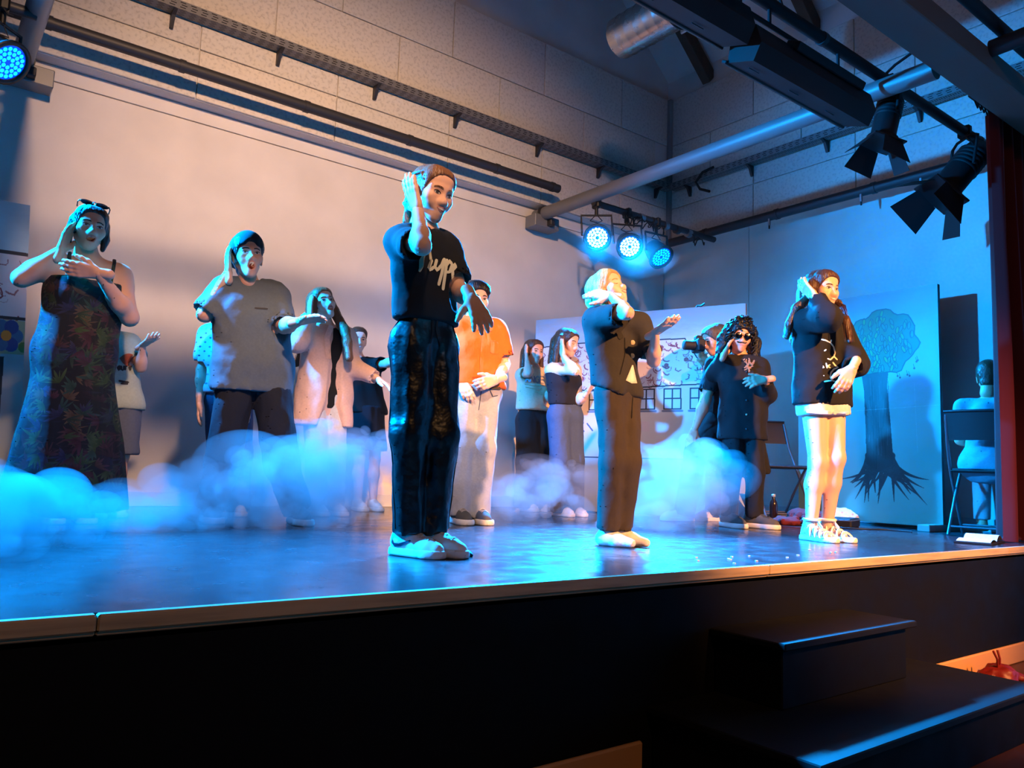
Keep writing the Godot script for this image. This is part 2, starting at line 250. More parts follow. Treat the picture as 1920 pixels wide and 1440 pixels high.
	for q in 61:
		var t := q / 60.0
		path.append(Vector3(t * 0.86 + 0.012 * sin(t * 31.0), 0, 0.055 * sin(t * TAU * 6.5) + 0.02 * sin(t * 17.0 + 1.0)))
	var levels := 12
	for y in levels + 1:
		var v := float(y) / levels
		for q in 61:
			var wob := 1.0 + 0.25 * sin(v * 3.0 + q * 0.35)
			g.v.append(Vector3(path[q].x + (0.006 * sin(v * 5.0)), v * 2.84, path[q].z * wob))
			var dd: Vector3 = path[mini(q + 1, 60)] - path[maxi(q - 1, 0)]
			g.n.append(Vector3(-dd.z, 0, dd.x).normalized())
	for y in levels:
		for q in 60:
			var a := y * 61 + q
			g.tri(a, a + 1, a + 61, g.n[a])
			g.tri(a + 1, a + 62, a + 61, g.n[a])
	obj("drape", g, M.curtain_red, cu)
	obj("hem", bx(Vector3(0.43, 0.012, 0.0), Vector3(0.86, 0.024, 0.05), 0.008), M.curtain_red, cu)
	g = Geo.new()
	g.sweep([Vector3(-0.25, 2.86, 0.0), Vector3(0.8, 2.86, 0.0)], 0.012, 8)
	obj("curtain_rail", g, M.pipe_black, cu)
	for q in 5:
		g = Geo.new()
		g.sweep([Vector3(-0.18 + q * 0.05, 2.85, 0), Vector3(-0.16 + q * 0.05, 2.8, 0.01), Vector3(-0.14 + q * 0.06, 2.84, 0)], 0.005, 5)
		obj("curtain_glider", g, M.pipe_black, cu)
	# rafters and brace
	var up := Vector3(-0.74, 0.672, 0).normalized()
	for q in 4:
		var z := -5.17 + q * 1.25
		var rf := thing("roof_rafter", ["dark wooden rafter rising from the wall beside the silver duct", "dark wooden rafter above the black light bar", "dark wooden rafter above the stage edge", "dark wooden rafter above the hall"][q], "rafter", Vector3(6.46, 5.3, z))
		var ba := Basis(up, Vector3(0.672, 0.74, 0), Vector3(0, 0, 1))
		obj("timber", bx(up * 2.4, Vector3(4.9, 0.16, 0.1), 0.006, ba), M.rafter_wood, rf)
		if q < 2:
			var s0 := up * 0.75
			var dir := Vector3(-0.35, 0.55, 0.75).normalized()
			obj("brace", bx(s0 + dir * 0.7, Vector3(0.09, 0.11, 1.4), 0.005, Basis.looking_at(-dir)), M.rafter_wood, rf)

func pipe(called: String, label: String, pts: Array, r: float, m: Material, clamps: Array = []) -> Node3D:
	var t := thing(called, label, "pipe", pts[0])
	var g := Geo.new()
	g.sweep(pts.map(func(p): return p - pts[0]), r, 20)
	obj("tube", g, m, t)
	var ax: Vector3 = (pts[1] - pts[0]).normalized()
	for c in clamps:
		g = Geo.new()
		g.sweep([ax * (c - 0.018), ax * (c + 0.018)], r * 1.14, 20)
		obj("collar", g, M.pipe_dark, t)
	return t

func rig() -> void:
	# pipes along the walls
	pipe("wall_pipe", "dark grey pipe running along the back wall under the cable tray", [Vector3(-3.15, 3.67, -5.5), Vector3(4.68, 3.67, -5.5)], 0.04, M.pipe_dark, [3.6, 4.4, 5.3, 6.2, 7.1, 7.75])
	pipe("wall_pipe", "dark grey pipe running along the blue lit side wall", [Vector3(6.36, 3.51, -5.6), Vector3(6.36, 3.51, -2.1)], 0.045, M.pipe_dark, [0.5, 1.35, 2.3, 3.0])
	for z in [-4.323, -3.407, -2.9]:
		var k := thing("pipe_clip", "small bright clip hanging below the side wall pipe", "clip", Vector3(6.36, 3.46, z), 0, "clips on the side wall pipe")
		obj("hook", bx(Vector3(-0.02, -0.015, 0), Vector3(0.02, 0.07, 0.02), 0.003), M.steel, k)
		obj("stub", bx(Vector3(-0.02, -0.065, 0), Vector3(0.012, 0.035, 0.012), 0.002), M.pipe_black, k)
	# heavy pipes from the back wall to the stage opening
	for q in [[4.66, "thick pale grey pipe spanning from the back wall to the stage opening"], [0.345, "thick grey pipe from the back wall beside the lone lit lamp"]]:
		var t := pipe("cross_pipe", q[1], [Vector3(q[0], 3.465, -5.8), Vector3(q[0], 3.465, -2.03)], 0.062, M.pipe_grey, [0.12])
		obj("wall_plate", bx(Vector3(0.03, -0.08, 0.06), Vector3(0.3, 0.12, 0.16), 0.006), M.pipe_grey, t)
		obj("bracket", bx(Vector3(0.05, -0.09, 0.16), Vector3(0.05, 0.06, 0.08), 0.006), M.pipe_dark, t)
	# cable trays with brackets
	for side in 2:
		var t := thing("cable_tray", ["perforated steel cable tray along the back wall", "perforated steel cable tray along the side wall"][side], "cable tray", [Vector3(1.63, 4.12, -5.695), Vector3(6.468, 4.12, -3.7)][side])
		var along: Vector3 = [Vector3(9.5, 0, 0), Vector3(0, 0, 3.8)][side]
		var out: Vector3 = [Vector3(0, 0, 1), Vector3(-1, 0, 0)][side]
		obj("tray_bottom", bx(out * 0.06, along + Vector3(0, 0.004, 0) + out.abs() * 0.1), M.tray_steel, t)
		obj("tray_lip", bx(out * 0.11 + Vector3(0, 0.03, 0), along + Vector3(0, 0.064, 0) + out.abs() * 0.004), M.tray_steel, t)
		obj("tray_lip", bx(out * 0.012 + Vector3(0, 0.03, 0), along + Vector3(0, 0.064, 0) + out.abs() * 0.004), M.tray_steel, t)
		for p in [[-0.434, 0.341, 1.168, 1.969, 2.918, 3.732, 4.6, -1.25], [-1.69, -0.901, -0.087, 0.75]][side]:
			var g := Geo.new()
			var o: Vector3 = along.normalized() * p
			var w: Vector3 = along.normalized() * 0.012
			var tri := [o + Vector3(0, -0.005, 0), o + out * 0.11 + Vector3(0, -0.005, 0), o + out * 0.06 + Vector3(0, -0.03, 0), o + out * 0.02 + Vector3(0, -0.11, 0), o + Vector3(0, -0.11, 0)]
			g.face(tri.map(func(x): return x - w), -along.normalized())
			g.face(tri.map(func(x): return x + w), along.normalized())
			for q in 5:
				var a: Vector3 = tri[q]
				var b: Vector3 = tri[(q + 1) % 5]
				var nn := (b - a).cross(along).normalized()
				if nn.dot((a + b) / 2 - (o + out * 0.04 + Vector3(0, -0.04, 0))) < 0:
					nn = -nn
				g.face([a - w, b - w, b + w, a + w], nn)
			obj("bracket", g, M.pipe_dark, t)
	var cb := Geo.new()
	cb.sweep([Vector3(6.36, 4.2, -5.0), Vector3(6.33, 4.17, -5.12), Vector3(6.32, 4.08, -5.2), Vector3(6.34, 4.0, -5.16), Vector3(6.36, 3.95, -5.05)], 0.014, 8)
	tag(obj("loose_cable", cb, M.pipe_black), "short black cable end hanging from the side wall cable tray", "cable")
	# silver spiral duct
	var t := thing("spiral_duct", "silver spiral ventilation duct with an open end", "duct", Vector3(4.02, 4.3, -4.05))
	var prof := []
	var z := 0.0
	var q := 0
	while z < 4.0:
		prof.append(Vector2(0.155, z))
		prof.append(Vector2(0.155, z + 0.075))
		prof.append(Vector2(0.1585, z + 0.0825))
		z += 0.09
	var g := Geo.new()
	g.lathe([Vector2(0.146, 0.5), Vector2(0.15, 0.0)] + prof, 36, Transform3D(Basis(Vector3.RIGHT, PI / 2), Vector3.ZERO))
	var dm := mat("duct_zinc", Color(0.62, 0.6, 0.56), 0.32, 0.9)
	dm.roughness_texture = noise_tex(0.01, 31, false, ramp([[0.0, grey(0.6)], [1.0, grey(1.0)]]))
	triplanar(dm, 2.0)
	obj("duct_tube", g, dm, t)
	for c in [0.56, 0.6]:
		g = Geo.new()
		g.lathe([Vector2(0.157, c - 0.008), Vector2(0.168, c - 0.004), Vector2(0.168, c + 0.004), Vector2(0.157, c + 0.008)], 36, Transform3D(Basis(Vector3.RIGHT, PI / 2), Vector3.ZERO))
		obj("clamp_ring", g, M.pipe_black, t)
	var gr := thing("air_grille", "white perforated bracket beside the silver duct", "bracket", Vector3(4.2, 4.25, -3.25))
	g = bx(Vector3.ZERO, Vector3(0.02, 0.09, 0.72), 0.008)
	obj("strip", g, mat("white_metal", Color(0.75, 0.75, 0.74), 0.5), gr)
	for e in 4:
		g = Geo.new()
		g.lathe([Vector2(0.0, 0.0), Vector2(0.02, 0.0), Vector2(0.02, -0.004)], 14, Transform3D(Basis(Vector3.FORWARD, -PI / 2) , Vector3(-0.012, 0, -0.22 + e * 0.12)))
		obj("hole", g, M.pipe_black, gr)
	# blue LED cans on their short bars
	par_bar(Vector3(4.66, 3.40, -4.99), Vector3(6.36, 3.42, -4.99), "short pipe with the three blue lamps, wound with cables")
	par_bar(Vector3(-3.1, 3.42, -4.95), Vector3(0.345, 3.42, -4.95), "pipe carrying the lone blue lamp beside the thick pipe")
	par_can(Vector3(4.70, 3.40, -4.99), Vector3(2.3, 0.9, -2.4), 1.0, 34.0, "blue LED stage lamp nearest the thick cross pipe, shining white-cyan")
	par_can(Vector3(5.09, 3.40, -4.99), Vector3(3.3, 0.9, -2.0), 1.0, 34.0, "middle lamp of the three blue LED lamps on the short pipe")
	par_can(Vector3(5.49, 3.40, -4.99), Vector3(5.2, 0.75, -2.6), 0.6, 40.0, "blue LED stage lamp nearest the side wall, tilted steeply down")
	par_can(Vector3(0.19, 3.42, -4.95), Vector3(2.4, 0.8, -2.7), 0.6, 36.0, "lone blue LED stage lamp beside the thick cross pipe")
	par_can(Vector3(-0.5, 3.42, -4.95), Vector3(5.9, 1.35, -2.9), 0.75, 36.0, "blue LED stage lamp further along the lone lamp's pipe")
	par_can(Vector3(-1.2, 3.42, -4.95), Vector3(1.1, 0.7, -2.6), 1.2, 36.0, "outermost blue LED stage lamp on the lone lamp's pipe")
	# black light bar over the stage edge
	pipe("light_bar", "black lighting bar over the stage edge", [Vector3(0.2, 3.585, -2.4), Vector3(6.4, 3.585, -2.4)], 0.035, M.pipe_black, [3.85, 4.6, 6.0])
	strip_flood(Vector3(3.87, 3.26, -2.4), 1.16, "long black strip floodlight hung under the lighting bar")
	strip_flood(Vector3(2.66, 3.33, -2.4), 1.16, "black strip floodlight beside the silver duct, next to the longer one")
	profile_spot(Vector3(4.83, 3.585, -2.4), Vector3(-0.2, -0.95, -0.12), 0.85, "black spotlight with barn doors between strip floodlight and curtain")
	profile_spot(Vector3(5.95, 3.585, -2.4), Vector3(-0.5, -0.75, -0.35), 1.15, "black spotlight with barn doors close to the red curtain")
	for e in [[Vector3(3.66, 3.6, -2.4), Vector3(3.6, 3.75, -2.42), Vector3(3.52, 4.2, -2.45), Vector3(3.5, 5.0, -2.4)], [Vector3(4.76, 3.6, -2.4), Vector3(4.82, 3.68, -2.35), Vector3(4.86, 3.76, -2.2), Vector3(4.9, 3.82, -2.05)]]:
		g = Geo.new()
		g.sweep(e, 0.009, 8)
		tag(obj("lamp_cable", g, M.pipe_black), ["black cable rising from the lighting bar past the strip floodlight", "thin black cable from the lighting bar to the proscenium beam"][0 if e[0].x < 4 else 1], "cable")
	# pipes on the hall side of the beam
	pipe("hall_pipe", "grey pipe on the hall side of the proscenium beam", [Vector3(4.86, 3.57, -1.8), Vector3(4.76, 3.57, 1.0)], 0.05, M.pipe_dark)
	pipe("hall_pipe", "black pipe running along the top of the proscenium beam", [Vector3(2.0, 3.66, -1.74), Vector3(6.4, 3.66, -1.74)], 0.035, M.pipe_black)

func par_bar(a: Vector3, b: Vector3, label: String) -> void:
	var t := pipe("lamp_pipe", label, [a, b], 0.03, M.pipe_dark)
	var rng := RandomNumberGenerator.new()
	rng.seed = int(a.x * 100)
	var len := (b - a).length()
	for q in 9:
		var pts := []
		var s := rng.randf_range(0.08, len - 0.25)
		var w := rng.randf_range(0.06, 0.2)
		for k in 9:
			var u := k / 8.0
			pts.append(Vector3(s + w * u, -0.035 - sin(u * PI) * rng.randf_range(0.02, 0.07) + 0.03 * sin(u * 9.0 + q), 0.03 + 0.02 * sin(u * 7.0 + q)))
		var g := Geo.new()
		g.sweep(pts, 0.006, 6)
		obj("cable", g, M.pipe_black, t)
	for q in 5:
		var g := Geo.new()
		var s := len * (0.35 + q * 0.1)
		g.sweep([Vector3(s, 0, 0), Vector3(s + 0.05, 0, 0)], 0.042, 10)
		obj("tape_wrap", g, M.pipe_dark if q % 2 else M.steel, t)

func par_can(hang: Vector3, aim: Vector3, power: float, cone: float, label: String) -> void:
	var t := thing("led_lamp", label, "stage lamp", hang)
	var mid := Vector3(0, -0.30, 0.02)
	var dir := (aim - (hang + mid)).normalized()
	var b := Basis.looking_at(dir)
	var xf := Transform3D(b * Basis(Vector3.RIGHT, -PI / 2), mid)   # y of the lathe = forward
	var can_m: Material = M.get("can_black") if M.has("can_black") else mat("can_black", Color(0.05, 0.05, 0.055), 0.5)
	var g := Geo.new()
	g.lathe([Vector2(0.0, -0.13), Vector2(0.06, -0.13), Vector2(0.085, -0.1), Vector2(0.1, -0.02), Vector2(0.104, 0.06), Vector2(0.125, 0.065), Vector2(0.125, 0.085), Vector2(0.103, 0.085), Vector2(0.1, 0.07)], 28, xf)
	obj("can", g, can_m, t)
	# yoke and clamp
	g = Geo.new()
	var flat := Vector3(dir.x, 0, dir.z).normalized()
	var sx := flat.cross(Vector3.UP) * 0.135
	g.sweep([mid + sx, Vector3(sx.x, -0.11, sx.z), Vector3(-sx.x, -0.11, -sx.z), mid - sx], 0.011, 6)
	obj("yoke", g, can_m, t)
	g = Geo.new()
	g.sweep([Vector3(0, -0.11, 0), Vector3(0, 0.0, 0)], 0.016, 8)
	g.box(Vector3(0, 0.0, 0), Vector3(0.05, 0.09, 0.09), 0.01)
	obj("clamp", g, can_m, t)
	for s in [-1.0, 1.0]:
		g = Geo.new()
		g.sweep([Vector3(0, -0.1, 0), Vector3(sx.x * 0.4 * s, -0.16, sx.z * 0.4 * s), mid - dir * 0.1 + Vector3(0, 0.09, 0)], 0.005, 6)
		obj("cable", g, can_m, t)
	# lens plate and its LEDs
	var lm: StandardMaterial3D
	if not M.has("lens_plate"):
		lm = mat("lens_plate", Color(0.01, 0.05, 0.12), 0.3)
		lm.emission_enabled = true
		lm.emission = Color(0.0, 0.25, 0.9)
		lm.emission_energy_multiplier = 1.2
		for e in [["led_hot", Color(0.5, 0.93, 1.0), 9.0], ["led_cool", Color(0.05, 0.8, 1.0), 1.6]]:
			var em := mat(e[0], Color(0.1, 0.6, 0.9), 0.3)
			em.emission_enabled = true
			em.emission = e[1]
			em.emission_energy_multiplier = e[2]
	g = Geo.new()
	g.lathe([Vector2(0.102, 0.072), Vector2(0.0, 0.072)], 28, xf)
	var lens := obj("lens_light", g, M.lens_plate, t)
	var hot: Material = M.led_hot if hang.x > 4.6 and power > 0.9 else M.led_cool
	for ring in [[1, 0.0], [6, 0.027], [12, 0.053], [18, 0.079]]:
		if ring[0] == 1 or hang.x < 0.0:
			continue
		for q in ring[0]:
			var a: float = TAU * q / ring[0]
			g = Geo.new()
			var disc := []
			for e in 8:
				disc.append(xf * Vector3(cos(a) * ring[1] + cos(e * TAU / 8) * 0.0122, 0.077, sin(a) * ring[1] + sin(e * TAU / 8) * 0.0122))
			g.face(disc, dir)
			obj("led", g, hot, lens)
	var l := SpotLight3D.new()
	l.name = "beam"
	l.light_color = BLUE
	l.light_energy = PAR_ENERGY * power
	l.light_size = 0.09
	l.spot_angle = cone
	l.spot_angle_attenuation = 1.0
	l.spot_range = 20.0
	l.spot_attenuation = 2.0
	l.shadow_enabled = true
	t.add_child(l)
	l.transform = Transform3D(b, mid + dir * 0.13)

const PAR_ENERGY := 170.0

func strip_flood(at: Vector3, length: float, label: String) -> void:
	var t := thing("strip_floodlight", label, "stage lamp", at)
	var g := Geo.new()
	var b := Basis(Vector3.RIGHT, 0.5)
	var prof := [Vector2(-0.10, 0.02), Vector2(-0.07, 0.10), Vector2(0.03, 0.11), Vector2(0.11, 0.03), Vector2(0.11, -0.07), Vector2(-0.06, -0.1)]
	for s in [-0.5, 0.5]:
		g.face(prof.map(func(p): return b * Vector3(s * length, p.y, p.x)), Vector3(signf(s), 0, 0))
	for q in prof.size():
		var p: Vector2 = prof[q]
		var e: Vector2 = prof[(q + 1) % prof.size()]
		var nn := b * Vector3(0, -(e.x - p.x), e.y - p.y).normalized()
		if nn.dot(b * Vector3(0, (p.y + e.y) / 2, (p.x + e.x) / 2)) < 0:
			nn = -nn
		g.face([b * Vector3(-length / 2, p.y, p.x), b * Vector3(length / 2, p.y, p.x), b * Vector3(length / 2, e.y, e.x), b * Vector3(-length / 2, e.y, e.x)], nn)
	obj("housing", g, M.pipe_black, t)
	obj("front_rail", bx(b * Vector3(0, -0.1, -0.075), Vector3(length + 0.03, 0.02, 0.035), 0.004, b), M.can_black, t)
	obj("front_rail", bx(b * Vector3(0, 0.035, -0.105), Vector3(length + 0.03, 0.016, 0.02), 0.004, b), M.can_black, t)
	for q in 6:
		obj("vent_slot", bx(b * Vector3(-length * 0.4 + q * length * 0.16, -0.092 + 0.02 * (q % 2), 0.03), Vector3(0.09, 0.006, 0.006), 0.001, b), M.pipe_dark, t)
	obj("back_box", bx(b * Vector3(0.1, 0.12, 0.02), Vector3(length * 0.6, 0.05, 0.09), 0.006, b), M.pipe_black, t)
	g = Geo.new()
	g.sweep([Vector3(-length / 2 - 0.02, 0.04, 0), Vector3(-length / 2 - 0.02, 0.2, 0), Vector3(length / 2 + 0.02, 0.2, 0), Vector3(length / 2 + 0.02, 0.02, 0)], 0.014, 8)
	obj("hanging_bar", g, M.pipe_black, t)
	for s in [-0.3, 0.3]:
		g = Geo.new()
		g.sweep([Vector3(s * length, 0.2, 0), Vector3(s * length, 3.585 - at.y + 0.03, 0)], 0.012, 6)
		obj("hook", g, M.pipe_dark, t)

func profile_spot(hang: Vector3, aim: Vector3, scale: float, label: String) -> void:
	var t := thing("barn_door_spotlight", label, "stage lamp", hang)
	var dir := aim.normalized()
	var b := Basis.looking_at(dir)
	var mid := Vector3(0, -0.22, 0) * scale + dir * 0.06
	var xf := Transform3D(b.scaled(Vector3.ONE * scale), mid)
	var lx := xf * Transform3D(Basis(Vector3.RIGHT, -PI / 2), Vector3.ZERO)
	var g := Geo.new()
	g.lathe([Vector2(0.0, -0.22), Vector2(0.07, -0.21), Vector2(0.085, -0.15), Vector2(0.085, 0.0), Vector2(0.092, 0.01), Vector2(0.092, 0.16), Vector2(0.115, 0.17), Vector2(0.115, 0.2), Vector2(0.09, 0.2), Vector2(0.085, 0.05), Vector2(0.0, 0.05)], 20, lx)
	obj("housing", g, M.pipe_black, t)
	for q in 5:
		g = Geo.new()
		g.lathe([Vector2(0.088, -0.14 + q * 0.03), Vector2(0.098, -0.135 + q * 0.03), Vector2(0.088, -0.125 + q * 0.03)], 20, lx)
		obj("cooling_fin", g, M.pipe_black, t)
	obj("filter_frame", bx(xf * Vector3(0, 0, -0.21), Vector3(0.26, 0.26, 0.014) * scale, 0.003, b), M.can_black, t)
	for q in 4:
		var a := q * PI / 2 + 0.2
		var out := Vector3(cos(a), sin(a), 0)
		var across := Vector3(-sin(a), cos(a), 0)
		var fwd := Vector3(0, 0, -1)
		var lean: Vector3 = (fwd * 0.8 + out * (0.65 if q % 2 else 0.35)).normalized()
		var o := out * 0.12 + fwd * 0.215
		var w0 := 0.085 if q % 2 == 0 else 0.06
		var w1 := 0.13 if q % 2 == 0 else 0.075
		var c4 := [o - across * w0, o + across * w0, o + across * w1 + lean * 0.19, o - across * w1 + lean * 0.19].map(func(p): return xf * p)
		g = Geo.new()
		var nn: Vector3 = (c4[1] - c4[0]).cross(c4[3] - c4[0]).normalized()
		g.face(c4, nn)
		g.face(c4.map(func(p): return p - nn * 0.003), -nn)
		for e in 4:
			g.face([c4[e], c4[(e + 1) % 4], c4[(e + 1) % 4] - nn * 0.003, c4[e] - nn * 0.003], (c4[(e + 1) % 4] - c4[e]).cross(nn).normalized())
		obj("barn_door", g, M.pipe_black, t)
	g = Geo.new()
	var sx := b.x * 0.13 * scale
	g.sweep([mid + sx, sx + Vector3(0, -0.08, 0), Vector3(0, -0.05, 0) + sx * 0.6, Vector3(0, -0.05, 0) - sx * 0.6, -sx + Vector3(0, -0.08, 0), mid - sx], 0.011, 7)
	obj("yoke", g, M.pipe_black, t)
	g = Geo.new()
	g.sweep([Vector3(0, -0.05, 0), Vector3(0, 0.0, 0)], 0.014, 8)
	g.box(Vector3(0, 0, 0), Vector3(0.05, 0.09, 0.09), 0.01)
	obj("clamp", g, M.pipe_black, t)
	g = Geo.new()
	g.sweep([Vector3(0.02, -0.03, 0.02), Vector3(-0.08, -0.08, 0.05), Vector3(-0.02, -0.14, 0.08), mid - dir * 0.2], 0.006, 6)
	obj("cable", g, M.pipe_black, t)

# ------------------------------------------------------------------ people
var folds := FastNoiseLite.new()
var cache := {}
const UPV := Vector3.UP

func arc(a: Vector2, b: Vector2, bulge: float, m := 9) -> Array:
	var out := []
	for q in m:
		var t := q / float(m - 1)
		out.append(a.lerp(b, t) + Vector2(0, bulge * 4.0 * t * (1.0 - t)))
	return out

func head_solid(kind: String) -> Solid:
	var d := Solid.new()
	d.k = 0.02
	d.ks = 0.012
	d.bs = 0.04
	var drop := 0.016 if kind == "shout" else (0.006 if kind == "sing" else 0.0)
	var X := Vector3.RIGHT
	d.cap(Vector3(0, 0.04, -0.035), Vector3(0, 0.036, 0.0), 0.083, 0.081, X, 0.88)
	d.cap(Vector3(0, 0.01, 0.03), Vector3(0, -0.05 - drop, 0.034), 0.06, 0.046, X, 0.95)
	d.cap(Vector3(-0.022, 0.06, 0.045), Vector3(0.022, 0.06, 0.045), 0.041, 0.041)
	d.cap(Vector3(0, -0.1 - drop, 0.06), Vector3(0, -0.096 - drop, 0.058), 0.017, 0.017)
	d.cap(Vector3(0, -0.06, 0.066), Vector3(0, -0.072 - drop, 0.064), 0.029, 0.026)
	d.cap(Vector3(0, 0.014, 0.084), Vector3(0, -0.03, 0.096), 0.007, 0.009)
	d.cap(Vector3(0, -0.033, 0.101), Vector3(0, -0.034, 0.098), 0.009, 0.009)
	d.cap(Vector3(0, -0.05, -0.022), Vector3(0, -0.14, -0.03), 0.046, 0.05)
	for s in [-1.0, 1.0]:
		d.cap(Vector3(s * 0.04, -0.018, 0.052), Vector3(s * 0.034, -0.032, 0.054), 0.031, 0.029)
		d.cap(Vector3(s * 0.047, -0.048, -0.004), Vector3(s * 0.014, -0.094 - drop, 0.05), 0.019, 0.016)
		d.cap(Vector3(s * 0.0125, -0.037, 0.093), Vector3(s * 0.0115, -0.035, 0.088), 0.0068, 0.0068)
		d.cap(Vector3(s * 0.014, 0.026, 0.08), Vector3(s * 0.046, 0.024, 0.062), 0.0095, 0.0095)
		d.cap(Vector3(s * 0.081, 0.014, -0.014), Vector3(s * 0.077, -0.028, -0.004), 0.014, 0.01, X, 0.55)
		d.cut(Vector3(s * 0.033, 0.003, 0.109), Vector3(s * 0.036, 0.003, 0.108), 0.0235, 0.0235, UPV, 0.75)
	if kind == "shout":
		d.cut(Vector3(0, -0.076, 0.12), Vector3(0, -0.076, 0.04), 0.0185, 0.018, X, 0.85)
	elif kind == "sing":
		d.cut(Vector3(0, -0.066, 0.125), Vector3(0, -0.066, 0.04), 0.018, 0.017, UPV, 0.7)
	return d

# the head's mesh and the painted details that lie on it
func head_set(kind: String) -> Dictionary:
	if cache.has(kind):
		return cache[kind]
	var like: String = kind if kind in ["sing", "shout"] else "calm"
	if not cache.has("head " + like):
		var hd := head_solid(like)
		cache["head " + like] = [hd, hd.net(0.0042)]
	var d: Solid = cache["head " + like][0]
	var out := {"head": cache["head " + like][1]}
	var fr := Transform3D(Basis.IDENTITY, Vector3(0, 0, 0.2))
	for s in [-1.0, 1.0]:
		var g := Geo.new()
		var i0 := Vector2(s * 0.0175, 0.0)
		var i1 := Vector2(s * 0.0465, 0.0035)
		if kind == "shut" or kind == "squint":
			d.ribbon(g, fr, arc(i0, i1, -0.004), 0.0032, 0.001, Color(0.03, 0.02, 0.015))
		else:
			d.patch(g, fr, arc(i0, i1, 0.0072), arc(i0, i1, -0.005), 3, 0.0012, Color(0.62, 0.6, 0.57))
			var ci := Vector2(s * 0.0325, 0.003)
			var top := []
			var low := []
			for q in 9:
				var a := PI * q / 8.0
				top.append(ci + Vector2(-cos(a), minf(sin(a), 0.8)) * 0.0068)
				low.append(ci + Vector2(-cos(a), -minf(sin(a), 0.75)) * 0.0068)
			d.patch(g, fr, top, low, 3, 0.0024, Color(0.05, 0.045, 0.05))
			d.ribbon(g, fr, arc(i0 + Vector2(0, 0.001), i1 + Vector2(s * 0.002, 0.002), 0.0068), 0.0034, 0.003, Color(0.025, 0.018, 0.015))
		out["eye_%d" % s] = g
		g = Geo.new()
		d.ribbon(g, fr, arc(Vector2(s * 0.013, 0.0205), Vector2(s * 0.05, 0.0215), 0.0055), 0.0062, 0.0012)
		out["brow_%d" % s] = g
	var g := Geo.new()
	var lip := Color(0.5, 0.2, 0.17)
	var dark := Color(0.5, 0.2, 0.18)   # the flesh of the mouth, shaded by the cavity itself
	var ivory := Color(0.66, 0.62, 0.55)
	var cl := Vector2(-0.023, -0.058)
	var cr := Vector2(0.023, -0.058)
	if kind == "shout":
		d.patch(g, fr, arc(Vector2(-0.016, -0.076), Vector2(0.016, -0.076), 0.018), arc(Vector2(-0.016, -0.076), Vector2(0.016, -0.076), -0.018), 4, 0.001, dark)
		d.ribbon(g, fr, arc(Vector2(-0.019, -0.074), Vector2(0.019, -0.074), 0.022), 0.007, 0.0015, lip)
		d.ribbon(g, fr, arc(Vector2(-0.019, -0.078), Vector2(0.019, -0.078), -0.022), 0.008, 0.0015, lip)
		d.ribbon(g, fr, arc(Vector2(-0.011, -0.0625), Vector2(0.011, -0.0625), 0.004), 0.004, 0.006, ivory)
	elif kind == "sing":
		d.patch(g, fr, arc(Vector2(-0.02, -0.063), Vector2(0.02, -0.063), 0.007), arc(Vector2(-0.02, -0.063), Vector2(0.02, -0.063), -0.012), 4, 0.0008, dark)
		d.ribbon(g, fr, arc(Vector2(-0.014, -0.061), Vector2(0.014, -0.061), 0.004), 0.0055, 0.0025, ivory)
		d.ribbon(g, fr, arc(Vector2(-0.024, -0.061), Vector2(0.024, -0.061), 0.0085), 0.004, 0.0018, lip)
		d.ribbon(g, fr, arc(Vector2(-0.024, -0.064), Vector2(0.024, -0.064), -0.014), 0.0065, 0.0018, lip)
	else:
		d.patch(g, fr, arc(cl, cr, -0.001), arc(cl, cr, -0.014), 3, 0.0012, lip)
		d.ribbon(g, fr, arc(cl, cr, 0.002), 0.0052, 0.0014, lip)
		if kind == "smile" or kind == "squint":
			d.patch(g, fr, arc(cl * 0.93 + Vector2(0, -0.004), cr * 0.93 + Vector2(0, -0.004), -0.001), arc(cl * 0.93 + Vector2(0, -0.004), cr * 0.93 + Vector2(0, -0.004), -0.008), 2, 0.0022, ivory)
		else:
			d.ribbon(g, fr, arc(cl, cr, -0.004), 0.0014, 0.0024, dark)
	out["mouth"] = g
	out["solid"] = d
	cache[kind] = out
	return out

